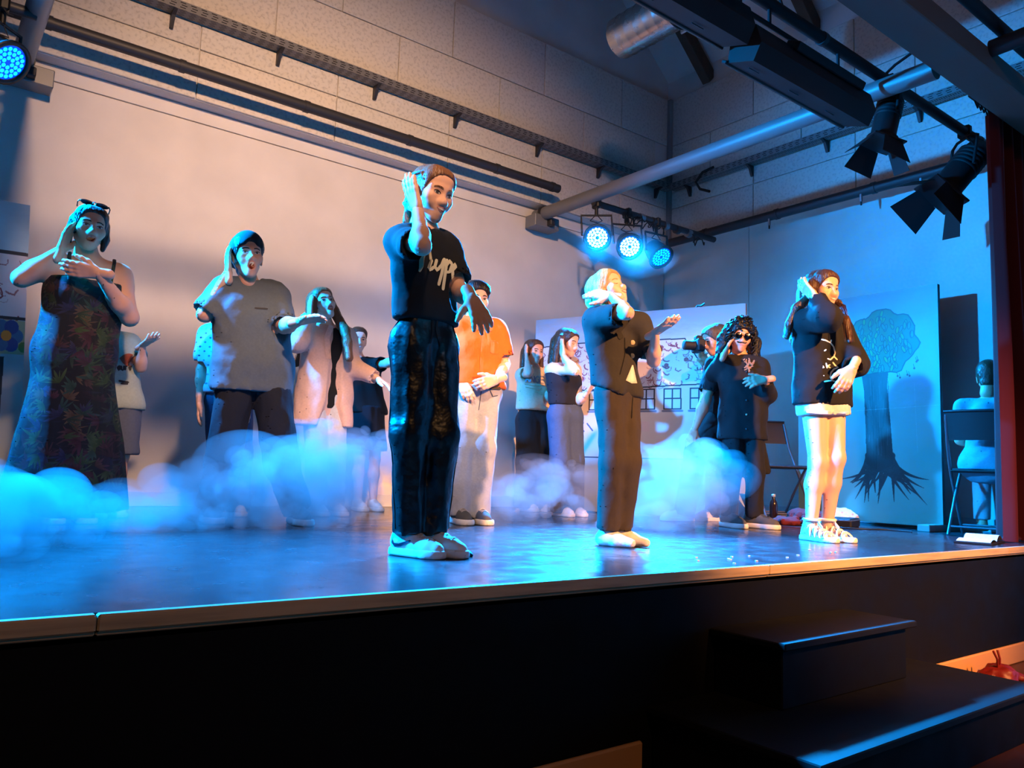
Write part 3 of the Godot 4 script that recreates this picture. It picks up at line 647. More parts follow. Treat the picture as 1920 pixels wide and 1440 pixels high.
# a hand with its wrist at the origin, fingers along +y, palm to +z; side 1 = right hand (thumb to +x), -1 = left
func hand(side: float, curl: float, spread: float, thumb: float) -> Geo:
	var key := "hand %s %s %s %s" % [side, curl, spread, thumb]
	if cache.has(key):
		return cache[key]
	var d := Solid.new()
	d.k = 0.009
	d.bs = 0.03
	var Zp := Vector3.BACK
	d.cap(Vector3(0, -0.045, 0), Vector3(0, 0.012, 0), 0.0255, 0.024, Zp, 0.78)
	var base := [[0.028, 0.083, 0.068], [0.0095, 0.088, 0.076], [-0.0095, 0.085, 0.071], [-0.027, 0.077, 0.056]]
	for q in 4:
		var x: float = base[q][0] * side
		var kn := Vector3(x, base[q][1], 0)
		d.cap(Vector3(x * 0.55, 0.015, 0.0), kn, 0.0165, 0.0118, Zp, 0.85)
		var sp: float = spread * (1.5 - q) * 0.5 * side
		var dir := Vector3(sin(sp), cos(sp), 0)
		var p := kn
		var bend: float = curl * (0.55 + 0.12 * q)
		var parts := [0.45, 0.31, 0.24]
		var ang := 0.0
		for e in 3:
			ang += bend * ([0.75, 1.0, 0.7][e])
			var dd := dir * cos(ang) + Vector3(0, 0, 1) * sin(ang)
			var nx: Vector3 = p + dd * base[q][2] * parts[e]
			d.cap(p, nx, 0.0098 - e * 0.001, 0.0089 - e * 0.001)
			p = nx
	var t0 := Vector3(0.017 * side, 0.022, 0.006)
	var t1 := t0 + Vector3((0.022 + 0.012 * thumb) * side, 0.03 - 0.006 * thumb, 0.008)
	var t2 := t1 + Vector3((0.006 + 0.016 * thumb) * side, 0.03 - 0.008 * thumb, 0.004)
	var t3 := t2 + Vector3((0.002 + 0.014 * thumb) * side, 0.024 - 0.006 * thumb, 0.002)
	d.cap(t0, t1, 0.0175, 0.0135)
	d.cap(t1, t2, 0.0125, 0.0105)
	d.cap(t2, t3, 0.0102, 0.0085)
	cache[key] = d.net(0.0034)
	return cache[key]

func hand_xf(wr: Vector3, tip: Vector3, palm: Vector3, s: float) -> Transform3D:
	var y := (tip - wr).normalized()
	var z := (palm - y * palm.dot(y)).normalized()
	return Transform3D(Basis(y.cross(z), y, z).scaled(Vector3.ONE * s), wr)

func torso(d: Solid, c: Dictionary, infl: float, low := true) -> void:
	var s: float = c.s
	var f: Vector3 = c.f
	var r: Vector3 = c.r
	var P: Vector3 = c.P
	var N: Vector3 = c.N
	var w: float = c.get("wide", 1.0)
	d.cap(P.lerp(N, 0.62) - r * 0.058 * s * w, P.lerp(N, 0.62) + r * 0.058 * s * w, 0.106 * s * w + infl, 0.106 * s * w + infl, f, 0.8)
	d.cap(P.lerp(N, 0.84) - r * 0.075 * s * w, P.lerp(N, 0.84) + r * 0.075 * s * w, 0.074 * s * w + infl, 0.074 * s * w + infl, f, 0.85)
	d.cap(P.lerp(N, 0.3) - r * 0.042 * s * w, P.lerp(N, 0.3) + r * 0.042 * s * w, 0.094 * s * w + infl, 0.094 * s * w + infl, f, 0.82)
	d.cap(c.shR - UPV * 0.012, c.shL - UPV * 0.012, 0.046 * s + infl, 0.046 * s + infl)
	d.cap(N - UPV * 0.02 * s, N.lerp(c.shR, 0.6), 0.05 * s + infl * 0.5, 0.045 * s + infl * 0.5)
	d.cap(N - UPV * 0.02 * s, N.lerp(c.shL, 0.6), 0.05 * s + infl * 0.5, 0.045 * s + infl * 0.5)
	if low:
		d.cap(P - r * 0.066 * s * w, P + r * 0.066 * s * w, 0.1 * s * w + infl, 0.1 * s * w + infl, f, 0.86)
	if c.get("bust", 0.0) > 0.0:
		for q in [-1.0, 1.0]:
			var b: Vector3 = P.lerp(N, 0.62) + r * q * 0.062 * s + f * 0.062 * s
			d.cap(b, b + UPV * 0.01, c.bust * s + infl, c.bust * s * 0.9 + infl)

func person(key: String, label: String, look: Dictionary) -> Dictionary:
	var po: Dictionary = POSE[key]
	var c := {"s": po.H / 1.6, "H": po.H, "cell": look.get("cell", 0.013)}
	c.merge(look)
	var s: float = c.s
	var fa := deg_to_rad(po.f)
	c.f = Vector3(sin(fa), 0, cos(fa))
	c.r = Vector3(-cos(fa), 0, sin(fa))
	c.P = po.pel
	c.N = po.neck
	for q in [["R", 1.0], ["L", -1.0]]:
		var k: String = q[0]
		c["sh" + k] = po.get("sh" + k, c.N - UPV * 0.045 * s + c.r * q[1] * 0.136 * s * minf(look.get("wide", 1.0), 1.0))
		c["el" + k] = po.get("el" + k, c["sh" + k] + Vector3(0, -0.27, 0) * s + c.r * q[1] * 0.03)
		c["wr" + k] = po.get("wr" + k, c["el" + k] + Vector3(0, -0.24, 0) * s + c.f * 0.05)
		c["hd" + k] = po.get("hd" + k, c["wr" + k] + Vector3(0, -0.16, 0) * s)
		c["pn" + k] = po.get("pn" + k, -c.r * q[1])
		c["hip" + k] = c.P + c.r * q[1] * 0.074 * s * look.get("wide", 1.0) - UPV * 0.03 * s
		c["an" + k] = po.get("an" + k, Vector3(c.r.x * q[1] * 0.07 * s, 0.075 * s, c.r.z * q[1] * 0.07 * s))
		c["an" + k].y = maxf(c["an" + k].y * 0.0 + 0.075 * s, 0.0)
		c["kn" + k] = po.get("kn" + k, c["hip" + k].lerp(c["an" + k], 0.49) + c.f * 0.02)
	var hb := Basis.from_euler(Vector3(-deg_to_rad(po.hy.y), deg_to_rad(po.hy.x), 0), EULER_ORDER_YXZ)
	hb = Basis(Vector3.BACK, -deg_to_rad(po.hy.z)) * hb
	c.hs = po.H * look.get("head_part", 0.146) / 0.241
	c.hx = Transform3D(hb.scaled(Vector3.ONE * c.hs), po.head)
	var t := thing("person", label, "person", po.base, po.turn)
	c.t = t
	# one skin from crown to ankle
	var d := Solid.new()
	d.k = 0.028
	torso(d, c, 0.0)
	d.cap(c.N - UPV * 0.03 * s, c.hx * Vector3(0, -0.055, -0.02), 0.05 * s, 0.044 * s)
	var th: float = c.get("limb", 0.92)
	for k in ["R", "L"]:
		d.cap(c["sh" + k], c["sh" + k].lerp(c["el" + k], 0.25), 0.05 * s * th, 0.046 * s * th)
		d.cap(c["sh" + k], c["el" + k], 0.046 * s * th, 0.036 * s * th)
		d.cap(c["el" + k], c["el" + k].lerp(c["wr" + k], 0.3), 0.036 * s * th, 0.038 * s * th)
		d.cap(c["el" + k].lerp(c["wr" + k], 0.3), c["wr" + k], 0.038 * s * th, 0.0245 * s)
		d.cap(c["hip" + k], c["kn" + k], 0.078 * s * th, 0.05 * s * th)
		d.cap(c["kn" + k], c["kn" + k].lerp(c["an" + k], 0.35) - c.f * 0.012, 0.049 * s * th, 0.053 * s * th)
		d.cap(c["kn" + k].lerp(c["an" + k], 0.35) - c.f * 0.012, c["an" + k], 0.052 * s * th, 0.032 * s)
		var ft: Vector3 = c.get("foot" + k, c.f)
		d.cap(c["an" + k] - ft * 0.02 - UPV * 0.03, c["an" + k] + ft * 0.12 * s - UPV * 0.052 * s, 0.033 * s, 0.021 * s)
	var hset := head_set(look.get("face", "smile"))
	var more := [[hset.head, c.hx]]
	for q in [["R", 1.0], ["L", -1.0]]:
		var hp: Array = look.get("hand" + q[0], [0.35, 0.12, 0.5])
		more.append([hand(q[1], hp[0], hp[1], hp[2]), hand_xf(c["wr" + q[0]], c["hd" + q[0]], c["pn" + q[0]], s * 1.04)])
	var skin_key := "skin_%s" % look.get("skin", "a")
	later("body", d, c.cell, M[skin_key], t, more)
	for e in [-1, 1]:
		obj("eye", hset["eye_%d" % e], M.face_paint, t, c.hx)
		if not look.get("no_brow", false):
			obj("eyebrow", hset["brow_%d" % e], M[look.get("hair_m", "hair_brown")], t, c.hx)
	obj("mouth", hset["mouth"], M.face_paint, t, c.hx)
	return c

func wear(c: Dictionary, called: String, d: Solid, m: Material, cell := 0.0) -> MeshInstance3D:
	return later(called, d, cell if cell > 0.0 else c.cell, m, c.t)

# the solids are meshed together at the end, several at a time
var jobs := []

func later(called: String, d: Solid, cell: float, m: Material, parent: Node, more := []) -> MeshInstance3D:
	var o := obj(called, ArrayMesh.new(), m, parent)
	jobs.append([o, d, cell, more, null])
	return o

func mesh_all() -> void:
	var id := WorkerThreadPool.add_group_task(func(q): jobs[q][4] = jobs[q][1].net(jobs[q][2]), jobs.size(), -1, true)
	WorkerThreadPool.wait_for_group_task_completion(id)
	for j in jobs:
		var g: Geo = j[4]
		g.uv.resize(g.v.size())
		for e in j[3]:
			e[0].uv.resize(e[0].v.size())
			g.add(e[0], e[1])
		j[0].mesh = g.mesh()

# shirt, tee or jacket: sleeve 0..1 ends on the upper arm, 1..2 on the forearm; hem is the height of the lower edge
func top(c: Dictionary, infl: float, hem: float, sleeve: float, sw := 0.018, flare := 0.0, fold := 0.006, open_neck := 0.058) -> Solid:
	var s: float = c.s
	var d := Solid.new()
	d.k = 0.035
	torso(d, c, infl, hem < c.P.y + 0.03)
	var w: float = c.get("wide", 1.0)
	var low := Vector3(c.P.x, hem, c.P.z)
	if c.get("bare_shoulder", false):
		pass
	var mid: Vector3 = c.P.lerp(c.N, 0.66)
	for q in [-1.0, 1.0]:
		d.cap(mid + c.r * q * 0.05 * s * w, low + c.r * q * (0.058 * s * w + flare * 0.4), 0.1 * s * w + infl, 0.1 * s * w + infl + flare * 0.6, c.f, 0.82)
	for k in ["R", "L"]:
		var sh: Vector3 = c["sh" + k]
		var el: Vector3 = c["el" + k]
		var wr: Vector3 = c["wr" + k]
		if sleeve <= 0.0:
			continue
		if sleeve <= 1.0:
			var e := sh.lerp(el, sleeve)
			d.cap(sh, e, 0.047 * s + sw, 0.044 * s + sw * 1.15, Vector3.ZERO, 1.0, 2)
			d.cut(e, e + (el - sh).normalized() * 0.1, 0.038 * s + sw, 0.038 * s + sw)
		else:
			var e := el.lerp(wr, sleeve - 1.0)
			d.cap(sh, el, 0.048 * s + sw, 0.04 * s + sw)
			d.cap(el, e, 0.041 * s + sw, 0.031 * s + sw * c.get("cuff", 0.8), Vector3.ZERO, 1.0, 2)
			d.cut(e, e + (wr - el).normalized() * 0.1, 0.027 * s + sw * 0.7, 0.027 * s + sw * 0.7)
	d.planes.append(Plane(Vector3.DOWN, -hem))
	if open_neck > 0.0:
		var hb: Vector3 = c.hx * Vector3(0, -0.06, -0.02)
		d.cut(c.N + (hb - c.N) * 0.15 + UPV * 0.012, hb + UPV * 0.05, open_neck * s, (open_neck + 0.02) * s)
	d.noise = folds
	d.amp = fold
	d.nf = Vector3(9, 7, 9)
	return d

# trousers: radii at thigh, knee and hem; the hem is cut square at height end
func legs(c: Dictionary, rt: float, rk: float, rh: float, waist: float, end := 0.03, fold := 0.006) -> Solid:
	var s: float = c.s
	var d := Solid.new()
	d.k = 0.03
	var w: float = c.get("wide", 1.0)
	d.cap(c.P - c.r * 0.066 * s * w, c.P + c.r * 0.066 * s * w, 0.108 * s * w, 0.108 * s * w, c.f, 0.86)
	d.cap(c.P - c.r * 0.045 * s * w + UPV * 0.1 * s, c.P + c.r * 0.045 * s * w + UPV * 0.1 * s, 0.1 * s * w, 0.1 * s * w, c.f, 0.84)
	for k in ["R", "L"]:
		var an: Vector3 = c["an" + k]
		var low := Vector3(an.x, end, an.z)
		d.cap(c["hip" + k], c["kn" + k], rt * s, rk * s)
		d.cap(c["kn" + k], low, rk * s, rh * s, Vector3.ZERO, 1.0, 2)
	d.planes.append(Plane(Vector3.UP, waist))
	d.noise = folds
	d.amp = fold
	d.nf = Vector3(13, 5, 13)
	return d

func hair(c: Dictionary, infl := 0.0, face_cut := 0.109) -> Solid:
	var d := Solid.new()
	var hs: float = c.hs
	var hx: Transform3D = c.hx
	var bx_: Vector3 = hx.basis.x.normalized()
	d.k = 0.02
	d.bs = 0.06
	d.cap(hx * Vector3(0, 0.047, -0.04), hx * Vector3(0, 0.043, 0.004), (0.093 + infl) * hs, (0.0905 + infl) * hs, bx_, 0.89)
	d.cap(hx * Vector3(-0.024, 0.066, 0.034), hx * Vector3(0.024, 0.066, 0.034), (0.056 + infl) * hs, (0.056 + infl) * hs)
	d.cap(hx * Vector3(0, 0.01, -0.055), hx * Vector3(0, -0.055, -0.05), (0.068 + infl) * hs, (0.05 + infl) * hs)
	d.cut(hx * Vector3(0, -0.03, 0.118), hx * Vector3(0, -0.075, 0.125), face_cut * hs, face_cut * hs, bx_, 0.86)
	d.noise = folds
	d.amp = 0.0035
	d.nf = Vector3(46, 9, 46)
	return d

func lock(d: Solid, pts: Array, r0: float, r1: float, f := Vector3.ZERO, q := 1.0) -> void:
	for e in pts.size() - 1:
		var a := lerpf(r0, r1, float(e) / (pts.size() - 1))
		var b := lerpf(r0, r1, float(e + 1) / (pts.size() - 1))
		d.cap(pts[e], pts[e + 1], a, b, f, q)

# loose strands lying over a head of hair
func strands(c: Dictionary, guides: Array, count: int, spread: float, m: Material, thick := 0.0022, seed_ := 1) -> void:
	var rng := RandomNumberGenerator.new()
	rng.seed = seed_
	var g := Geo.new()
	for q in count:
		var gd: Array = guides[q % guides.size()]
		var o := Vector3(rng.randf_range(-1, 1), rng.randf_range(-0.3, 0.3), rng.randf_range(-1, 1)) * spread
		var pts := []
		for e in gd.size():
			var u := float(e) / (gd.size() - 1)
			pts.append(gd[e] + o * (0.4 + 0.9 * u) + Vector3(sin(u * 5.0 + q), 0, cos(u * 4.0 + q * 2)) * 0.004)
		var rr := []
		for e in gd.size():
			rr.append(thick * (1.0 - 0.7 * float(e) / (gd.size() - 1)))
		g.sweep(pts, rr, 4, false)
	var o := obj("hair_strands", g, m, c.t)
	o.set_meta("kind", "stuff")

func shoe_parts() -> Dictionary:
	if cache.has("shoe"):
		return cache.shoe
	var d := Solid.new()
	d.k = 0.025
	d.bs = 0.05
	d.cap(Vector3(0, 0.05, -0.045), Vector3(0, 0.04, 0.09), 0.036, 0.033)
	d.cap(Vector3(0, 0.03, 0.08), Vector3(0.002, 0.03, 0.13), 0.038, 0.031)
	d.cap(Vector3(0, 0.06, -0.04), Vector3(0, 0.105, -0.035), 0.038, 0.037, Vector3.ZERO, 1.0, 2)
	d.cap(Vector3(0, 0.075, 0.0), Vector3(0, 0.07, 0.03), 0.03, 0.028)
	d.planes.append(Plane(Vector3.DOWN, -0.02))
	var out := {"upper": d.net(0.006)}
	var e := Solid.new()
	e.k = 0.02
	e.bs = 0.05
	e.cap(Vector3(0, 0.014, -0.05), Vector3(0.002, 0.014, 0.11), 0.043, 0.047)
	e.cap(Vector3(0, 0.014, 0.1), Vector3(0.003, 0.014, 0.128), 0.046, 0.04)
	e.planes.append(Plane(Vector3.UP, 0.032))
	e.planes.append(Plane(Vector3.DOWN, 0.0))
	out.sole = e.net(0.006)
	var fr := Transform3D(Basis(Vector3.RIGHT, Vector3(0, 0, 1).rotated(Vector3.RIGHT, 0.5), Vector3(0, 1, 0).rotated(Vector3.RIGHT, 0.5)), Vector3(0, 0.25, 0.14))
	fr = Transform3D(Basis(Vector3(-1, 0, 0), Vector3(0, 0, 1), Vector3(0, 1, 0)), Vector3(0, 0.3, 0))
	var g := Geo.new()
	for q in 4:
		var z := 0.035 + q * 0.019
		d.ribbon(g, fr, [Vector2(-0.022, z), Vector2(0.022, z + 0.012)], 0.0065, 0.002)
		d.ribbon(g, fr, [Vector2(0.022, z), Vector2(-0.022, z + 0.012)], 0.0065, 0.0035)
	out.laces = g
	out.solid = d
	cache.shoe = out
	return out

func shoes(c: Dictionary, upper: Material, sole: Material, laces: Material, size := 1.0, mark: Material = null) -> void:
	var sp := shoe_parts()
	for k in ["R", "L"]:
		var an: Vector3 = c["an" + k]
		var ft: Vector3 = c.get("foot" + k, c.f)
		var b := Basis(UPV.cross(ft), UPV, ft).scaled(Vector3.ONE * c.s * size)
		var o := obj("shoe", sp.upper, upper, c.t, Transform3D(b, Vector3(an.x, 0.0, an.z) + ft * 0.012))
		obj("sole", sp.sole, sole, o)
		obj("laces", sp.laces, laces, o)
		if mark:
			for e in [-1.0, 1.0]:
				var g := Geo.new()
				var fr := Transform3D(Basis(Vector3(0, 0, e), UPV, Vector3(-e, 0, 0)), Vector3(-e * 0.2, 0, 0))
				var top_ := [Vector2(-0.04, 0.085), Vector2(-0.052, 0.066), Vector2(-0.045, 0.05), Vector2(-0.02, 0.049), Vector2(0.02, 0.062), Vector2(0.06, 0.078)]
				var low := [Vector2(-0.041, 0.086), Vector2(-0.056, 0.05), Vector2(-0.04, 0.034), Vector2(-0.01, 0.038), Vector2(0.03, 0.058), Vector2(0.061, 0.079)]
				sp.solid.patch(g, fr, top_.map(func(p): return Vector2(p.x * e, p.y)), low.map(func(p): return Vector2(p.x * e, p.y)), 2, 0.002)
				obj("side_mark", g, mark, o)

# flat print on a garment: lines in metres, seen from the front of the person's node
func print_on(c: Dictionary, d: Solid, lines: Array, width: float, m: Material, called := "chest_print", yaw := 0.0) -> void:
	var g := Geo.new()
	var fr := Transform3D(Basis(UPV, yaw), Vector3(0, 0, 0.7).rotated(UPV, yaw))
	for l in lines:
		d.ribbon(g, fr, l, width, 0.002)
	obj(called, g, m, c.t)

func px_lines(lines: Array, ox: float, oy: float, sc: float, at: Vector2) -> Array:
	# drawing units (y down) to metres round a point
	return lines.map(func(l): return l.map(func(p): return at + Vector2((p.x - ox) * sc, -(p.y - oy) * sc)))

func v2(l: Array) -> Array:
	var out := []
	for q in range(0, l.size(), 2):
		out.append(Vector2(l[q], l[q + 1]))
	return out

func floral() -> ImageTexture:
	# dark jungle print: leaves, fern fronds and small flowers
	var im := Image.create(512, 512, false, Image.FORMAT_RGB8)
	im.fill(Color(0.03, 0.035, 0.06))
	var rng := RandomNumberGenerator.new()
	rng.seed = 77
	var leafs := [Color(0.05, 0.12, 0.06), Color(0.13, 0.2, 0.06), Color(0.04, 0.15, 0.11), Color(0.17, 0.06, 0.06), Color(0.22, 0.15, 0.07), Color(0.05, 0.06, 0.17), Color(0.16, 0.03, 0.07), Color(0.09, 0.17, 0.05)]
	for q in 90:
		var at := Vector2(rng.randf() * 512, rng.randf() * 512)
		var col: Color = leafs[rng.randi() % leafs.size()]
		var a0 := rng.randf() * TAU
		for e in rng.randi_range(4, 8):
			var a := a0 + (e - 3) * 0.38
			var len := rng.randf_range(30, 85)
			var wid := rng.randf_range(3, 8)
			for k in 26:
				var u := k / 25.0
				var p := at + Vector2(cos(a), sin(a)) * len * u
				dab(im, p, wid * sin(u * PI * 0.95 + 0.1), col.lightened(0.12 * u), 1.0)
	return ImageTexture.create_from_image(im)

func dab(im: Image, p: Vector2, r: float, col: Color, alpha: float, wrap := true) -> void:
	var w := im.get_width()
	var h := im.get_height()
	for y in range(int(p.y - r), int(p.y + r) + 1):
		for x in range(int(p.x - r), int(p.x + r) + 1):
			if Vector2(x - p.x, y - p.y).length_squared() > r * r:
				continue
			var xx := posmod(x, w) if wrap else x
			var yy := posmod(y, h) if wrap else y
			if xx < 0 or yy < 0 or xx >= w or yy >= h:
				continue
			im.set_pixel(xx, yy, im.get_pixel(xx, yy).lerp(col, alpha))

func people() -> void:
	folds.noise_type = FastNoiseLite.TYPE_SIMPLEX_SMOOTH
	folds.frequency = 1.0
	folds.fractal_octaves = 2
	folds.seed = 5
	for e in [["a", Color(0.86, 0.66, 0.55)], ["b", Color(0.8, 0.58, 0.46)], ["c", Color(0.9, 0.72, 0.62)]]:
		var m := mat("skin_" + e[0], e[1], 0.55)
		m.subsurf_scatter_enabled = true
		m.subsurf_scatter_strength = 0.06
	var fp := mat("face_paint", Color.WHITE, 0.45)
	fp.vertex_color_use_as_albedo = true
	for e in [["hair_brown", Color(0.26, 0.16, 0.1)], ["hair_dark", Color(0.1, 0.07, 0.055)], ["hair_light", Color(0.46, 0.31, 0.2)], ["hair_blond", Color(0.78, 0.6, 0.36)], ["hair_black", Color(0.02, 0.02, 0.024)], ["hair_grey", Color(0.3, 0.26, 0.22)]]:
		var m := mat(e[0], e[1], 0.42)
		m.normal_enabled = true
		m.normal_texture = noise_tex(0.03, 44, true, null, 256, FastNoiseLite.TYPE_SIMPLEX_SMOOTH, 8.0)
		m.normal_scale = 1.3
		triplanar(m, 4.0)
		m.uv1_scale = Vector3(16, 2, 16)
	cloth("cotton_black", Color(0.045, 0.045, 0.05))
	cloth("cotton_navy", Color(0.045, 0.055, 0.1))
	cloth("cotton_grey", Color(0.33, 0.36, 0.38))
	cloth("cotton_pale", Color(0.66, 0.68, 0.6))
	cloth("cotton_white", Color(0.85, 0.83, 0.8))
	cloth("cotton_cream", Color(0.86, 0.76, 0.62))
	cloth("short_grey", Color(0.35, 0.37, 0.42))
	cloth("denim_light", Color(0.66, 0.68, 0.7), 0.9, 0.6)
	cloth("denim_blue", Color(0.25, 0.31, 0.42), 0.9, 0.6)
	cloth("denim_white", Color(0.8, 0.8, 0.8), 0.9, 0.6)
	cloth("suit_rose", Color(0.9, 0.74, 0.66), 0.85, 0.3)
	cloth("suit_dark", Color(0.15, 0.145, 0.135), 0.9, 0.3)
	cloth("trouser_brown", Color(0.2, 0.17, 0.14), 0.9, 0.4)
	cloth("shirt_orange", Color(0.95, 0.42, 0.08), 0.8, 0.4)
	cloth("teal_cotton", Color(0.3, 0.55, 0.6))
	cloth("leather_black", Color(0.03, 0.028, 0.026), 0.36, 0.9, 3.0)
	mat("print_cream", Color(0.93, 0.88, 0.72), 0.7)
	mat("print_grey", Color(0.58, 0.56, 0.58), 0.7)
	mat("print_dark", Color(0.14, 0.13, 0.13), 0.7)
	mat("print_tan", Color(0.62, 0.5, 0.34), 0.7)
	mat("rubber_white", Color(0.85, 0.83, 0.78), 0.6)
	mat("shoe_white", Color(0.86, 0.84, 0.8), 0.5)
	mat("shoe_grey", Color(0.3, 0.3, 0.28), 0.8)
	mat("mark_navy", Color(0.08, 0.09, 0.2), 0.5)
	mat("glass_black", Color(0.01, 0.01, 0.012), 0.12)
	mat("gold", Color(0.75, 0.5, 0.25), 0.35, 0.6)
	mat("button_horn", Color(0.72, 0.64, 0.5), 0.35)
	mat("sandal_white", Color(0.88, 0.85, 0.8), 0.5)
	var c: Dictionary
	var d: Solid
	var g: Geo

	# --- girl in the tee with script lettering
	c = person("hype", "person in black tee with cream script lettering and shiny black trousers", {"wide": 0.85, "limb": 0.84, "cell": 0.011, "face": "smile", "hair_m": "hair_light", "handR": [0.12, 0.1, 1.0], "handL": [0.3, 0.28, 0.9], "footR": Vector3(0.78, 0, 0.62), "footL": Vector3(0.7, 0, 0.71)})
	d = top(c, 0.014, 0.895, 0.72, 0.014, 0.004)
	d.cut(Vector3(c.P.x, 0.86, 0), Vector3(c.P.x, 0.861, 0), 0.01, 0.01)
	wear(c, "t_shirt", d, M.cotton_black)
	print_on(c, d, PRINTS.hype, 0.0115, M.print_cream)
	d = legs(c, 0.088, 0.07, 0.062, 0.925, 0.085, 0.011)
	d.nf = Vector3(12, 4, 12)
	wear(c, "trousers", d, M.leather_black)
	g = Geo.new()
	for q in 2:
		var pts := []
		for e in 15:
			var y := 0.9 - e * 0.057
			var hit := d.march(Vector3(-0.45 if q == 0 else 0.45, y, 0.06 if q == 0 else -0.02), Vector3(1.0 if q == 0 else -1.0, 0, 0))
			if hit != Vector3.INF:
				pts.append(hit)
		g.sweep(pts, 0.0025, 5)
	obj("side_seam", g, M.cotton_black, c.t)
	g = Geo.new()
	for q in [-0.012, 0.01]:
		d.ribbon(g, Transform3D(Basis(UPV, 0.6), Vector3(0, 0, 0.7).rotated(UPV, 0.6)), [Vector2(q - 0.02, 0.905), Vector2(q - 0.022, 0.85), Vector2(q * 2.5 - 0.02, 0.8)], 0.007, 0.004)
	obj("drawstring", g, M.cotton_black, c.t)
	d = hair(c, -0.003, 0.115)
	var hx: Transform3D = c.hx
	lock(d, [hx * Vector3(0, 0.03, -0.115), hx * Vector3(0, -0.02, -0.14), hx * Vector3(0, -0.1, -0.13), hx * Vector3(0, -0.17, -0.12)], 0.03, 0.016)
	wear(c, "hair", d, M.hair_light, 0.007)
	var comb := []
	for q in 11:
		var a := (q - 5) * 0.27
		var x := sin(a) * 0.085
		comb.append([hx * Vector3(x * 0.86, 0.088 - absf(x) * 0.55, 0.072 - absf(x) * 0.5), hx * Vector3(x, 0.128 - absf(x) * 0.6, 0.015), hx * Vector3(x, 0.128 - absf(x) * 0.7, -0.06), hx * Vector3(x * 0.6, 0.06, -0.125), hx * Vector3(0, 0.03, -0.14)])
	strands(c, comb, 66, 0.006, M.hair_light, 0.0018, 8)
	shoes(c, M.shoe_white, M.rubber_white, M.shoe_white, 1.0, M.mark_navy)

	# --- blond child in the dark jacket
	c = person("blonde", "person with blond bob in dark jacket, brown trousers and white socks", {"wide": 0.84, "limb": 0.86, "cell": 0.012, "face": "squint", "skin": "c", "hair_m": "hair_blond", "handR": [0.25, 0.12, 0.6], "handL": [0.2, 0.1, 0.6], "footR": Vector3(0.9, 0, 0.44), "footL": Vector3(0.88, 0, 0.48)})
	d = top(c, 0.011, 0.755, 0.0, 0.0, 0.0, 0.003, 0.03)
	wear(c, "shirt", d, M.cotton_white, 0.014)
	d = top(c, 0.02, 0.7, 0.84, 0.016, 0.008, 0.005)
	# jacket front falls open below the second button
	d.cut(Vector3(0.076, 0.70, 0.088), Vector3(0.062, 0.89, 0.086), 0.06, 0.004)
	d.cut(Vector3(0.03, 1.09, 0.12), Vector3(0.055, 0.985, 0.12), 0.045, 0.005)
	d.planes.append(Plane(Vector3(-0.35, -0.94, 0).normalized(), -0.70 * 0.94))
	wear(c, "jacket", d, M.suit_dark)
	g = Geo.new()
	var fr := Transform3D(Basis(UPV, 0.25), Vector3(0, 0, 0.7).rotated(UPV, 0.25))
	d.ribbon(g, fr, [Vector2(-0.075, 1.09), Vector2(-0.05, 1.0), Vector2(-0.105, 1.03)], 0.03, 0.004)
	d.ribbon(g, fr, [Vector2(-0.07, 1.06), Vector2(-0.045, 1.02), Vector2(-0.02, 0.975)], 0.032, 0.004)
	obj("lapel", g, M.suit_dark, c.t)
	g = Geo.new()
	d.ribbon(g, fr, [Vector2(-0.0, 0.985), Vector2(0.0, 0.9), Vector2(-0.03, 0.8)], 0.004, 0.003)
	obj("front_edge", g, M.cotton_black, c.t)
	g = Geo.new()
	d.patch(g, Transform3D(Basis.IDENTITY, Vector3(0, 0, 0.7)), [Vector2(0.05, 0.855), Vector2(0.053, 0.857), Vector2(0.056, 0.855)], [Vector2(0.022, 0.775), Vector2(0.05, 0.765), Vector2(0.076, 0.77)], 6, 0.003)
	obj("shirt_front", g, M.cotton_white, c.t)
	for y in [0.968, 0.902]:
		var hit := d.march(Vector3(0.05, y, 0.6), Vector3.FORWARD)
		if hit != Vector3.INF:
			g = Geo.new()
			g.lathe([Vector2(0.0, 0.006), Vector2(0.009, 0.006), Vector2(0.0125, 0.004), Vector2(0.0125, 0.0)], 16, Transform3D(Basis(Vector3.RIGHT, PI / 2), hit))
			obj("button", g, M.button_horn, c.t)
	d = legs(c, 0.086, 0.07, 0.062, 0.765, 0.075, 0.009)
	wear(c, "trousers", d, M.trouser_brown)
	g = Geo.new()
	d.ribbon(g, fr, [Vector2(0.05, 0.73), Vector2(0.045, 0.66), Vector2(0.04, 0.6)], 0.004, 0.002)
	obj("fly_seam", g, M.cotton_black, c.t)
	d = hair(c, 0.003)
	hx = c.hx
	lock(d, [hx * Vector3(-0.075, 0.03, -0.01), hx * Vector3(-0.083, -0.04, -0.015), hx * Vector3(-0.08, -0.1, -0.01)], 0.034 * c.hs, 0.02 * c.hs, hx.basis.x.normalized(), 0.6)
	lock(d, [hx * Vector3(0.075, 0.03, -0.01), hx * Vector3(0.083, -0.04, -0.015), hx * Vector3(0.08, -0.1, -0.01)], 0.034 * c.hs, 0.02 * c.hs, hx.basis.x.normalized(), 0.6)
	lock(d, [hx * Vector3(-0.03, 0.0, -0.1), hx * Vector3(-0.03, -0.06, -0.1), hx * Vector3(-0.03, -0.12, -0.08)], 0.05 * c.hs, 0.03 * c.hs)
	lock(d, [hx * Vector3(0.03, 0.0, -0.1), hx * Vector3(0.03, -0.06, -0.1), hx * Vector3(0.03, -0.12, -0.08)], 0.05 * c.hs, 0.03 * c.hs)
	wear(c, "hair", d, M.hair_blond, 0.007)
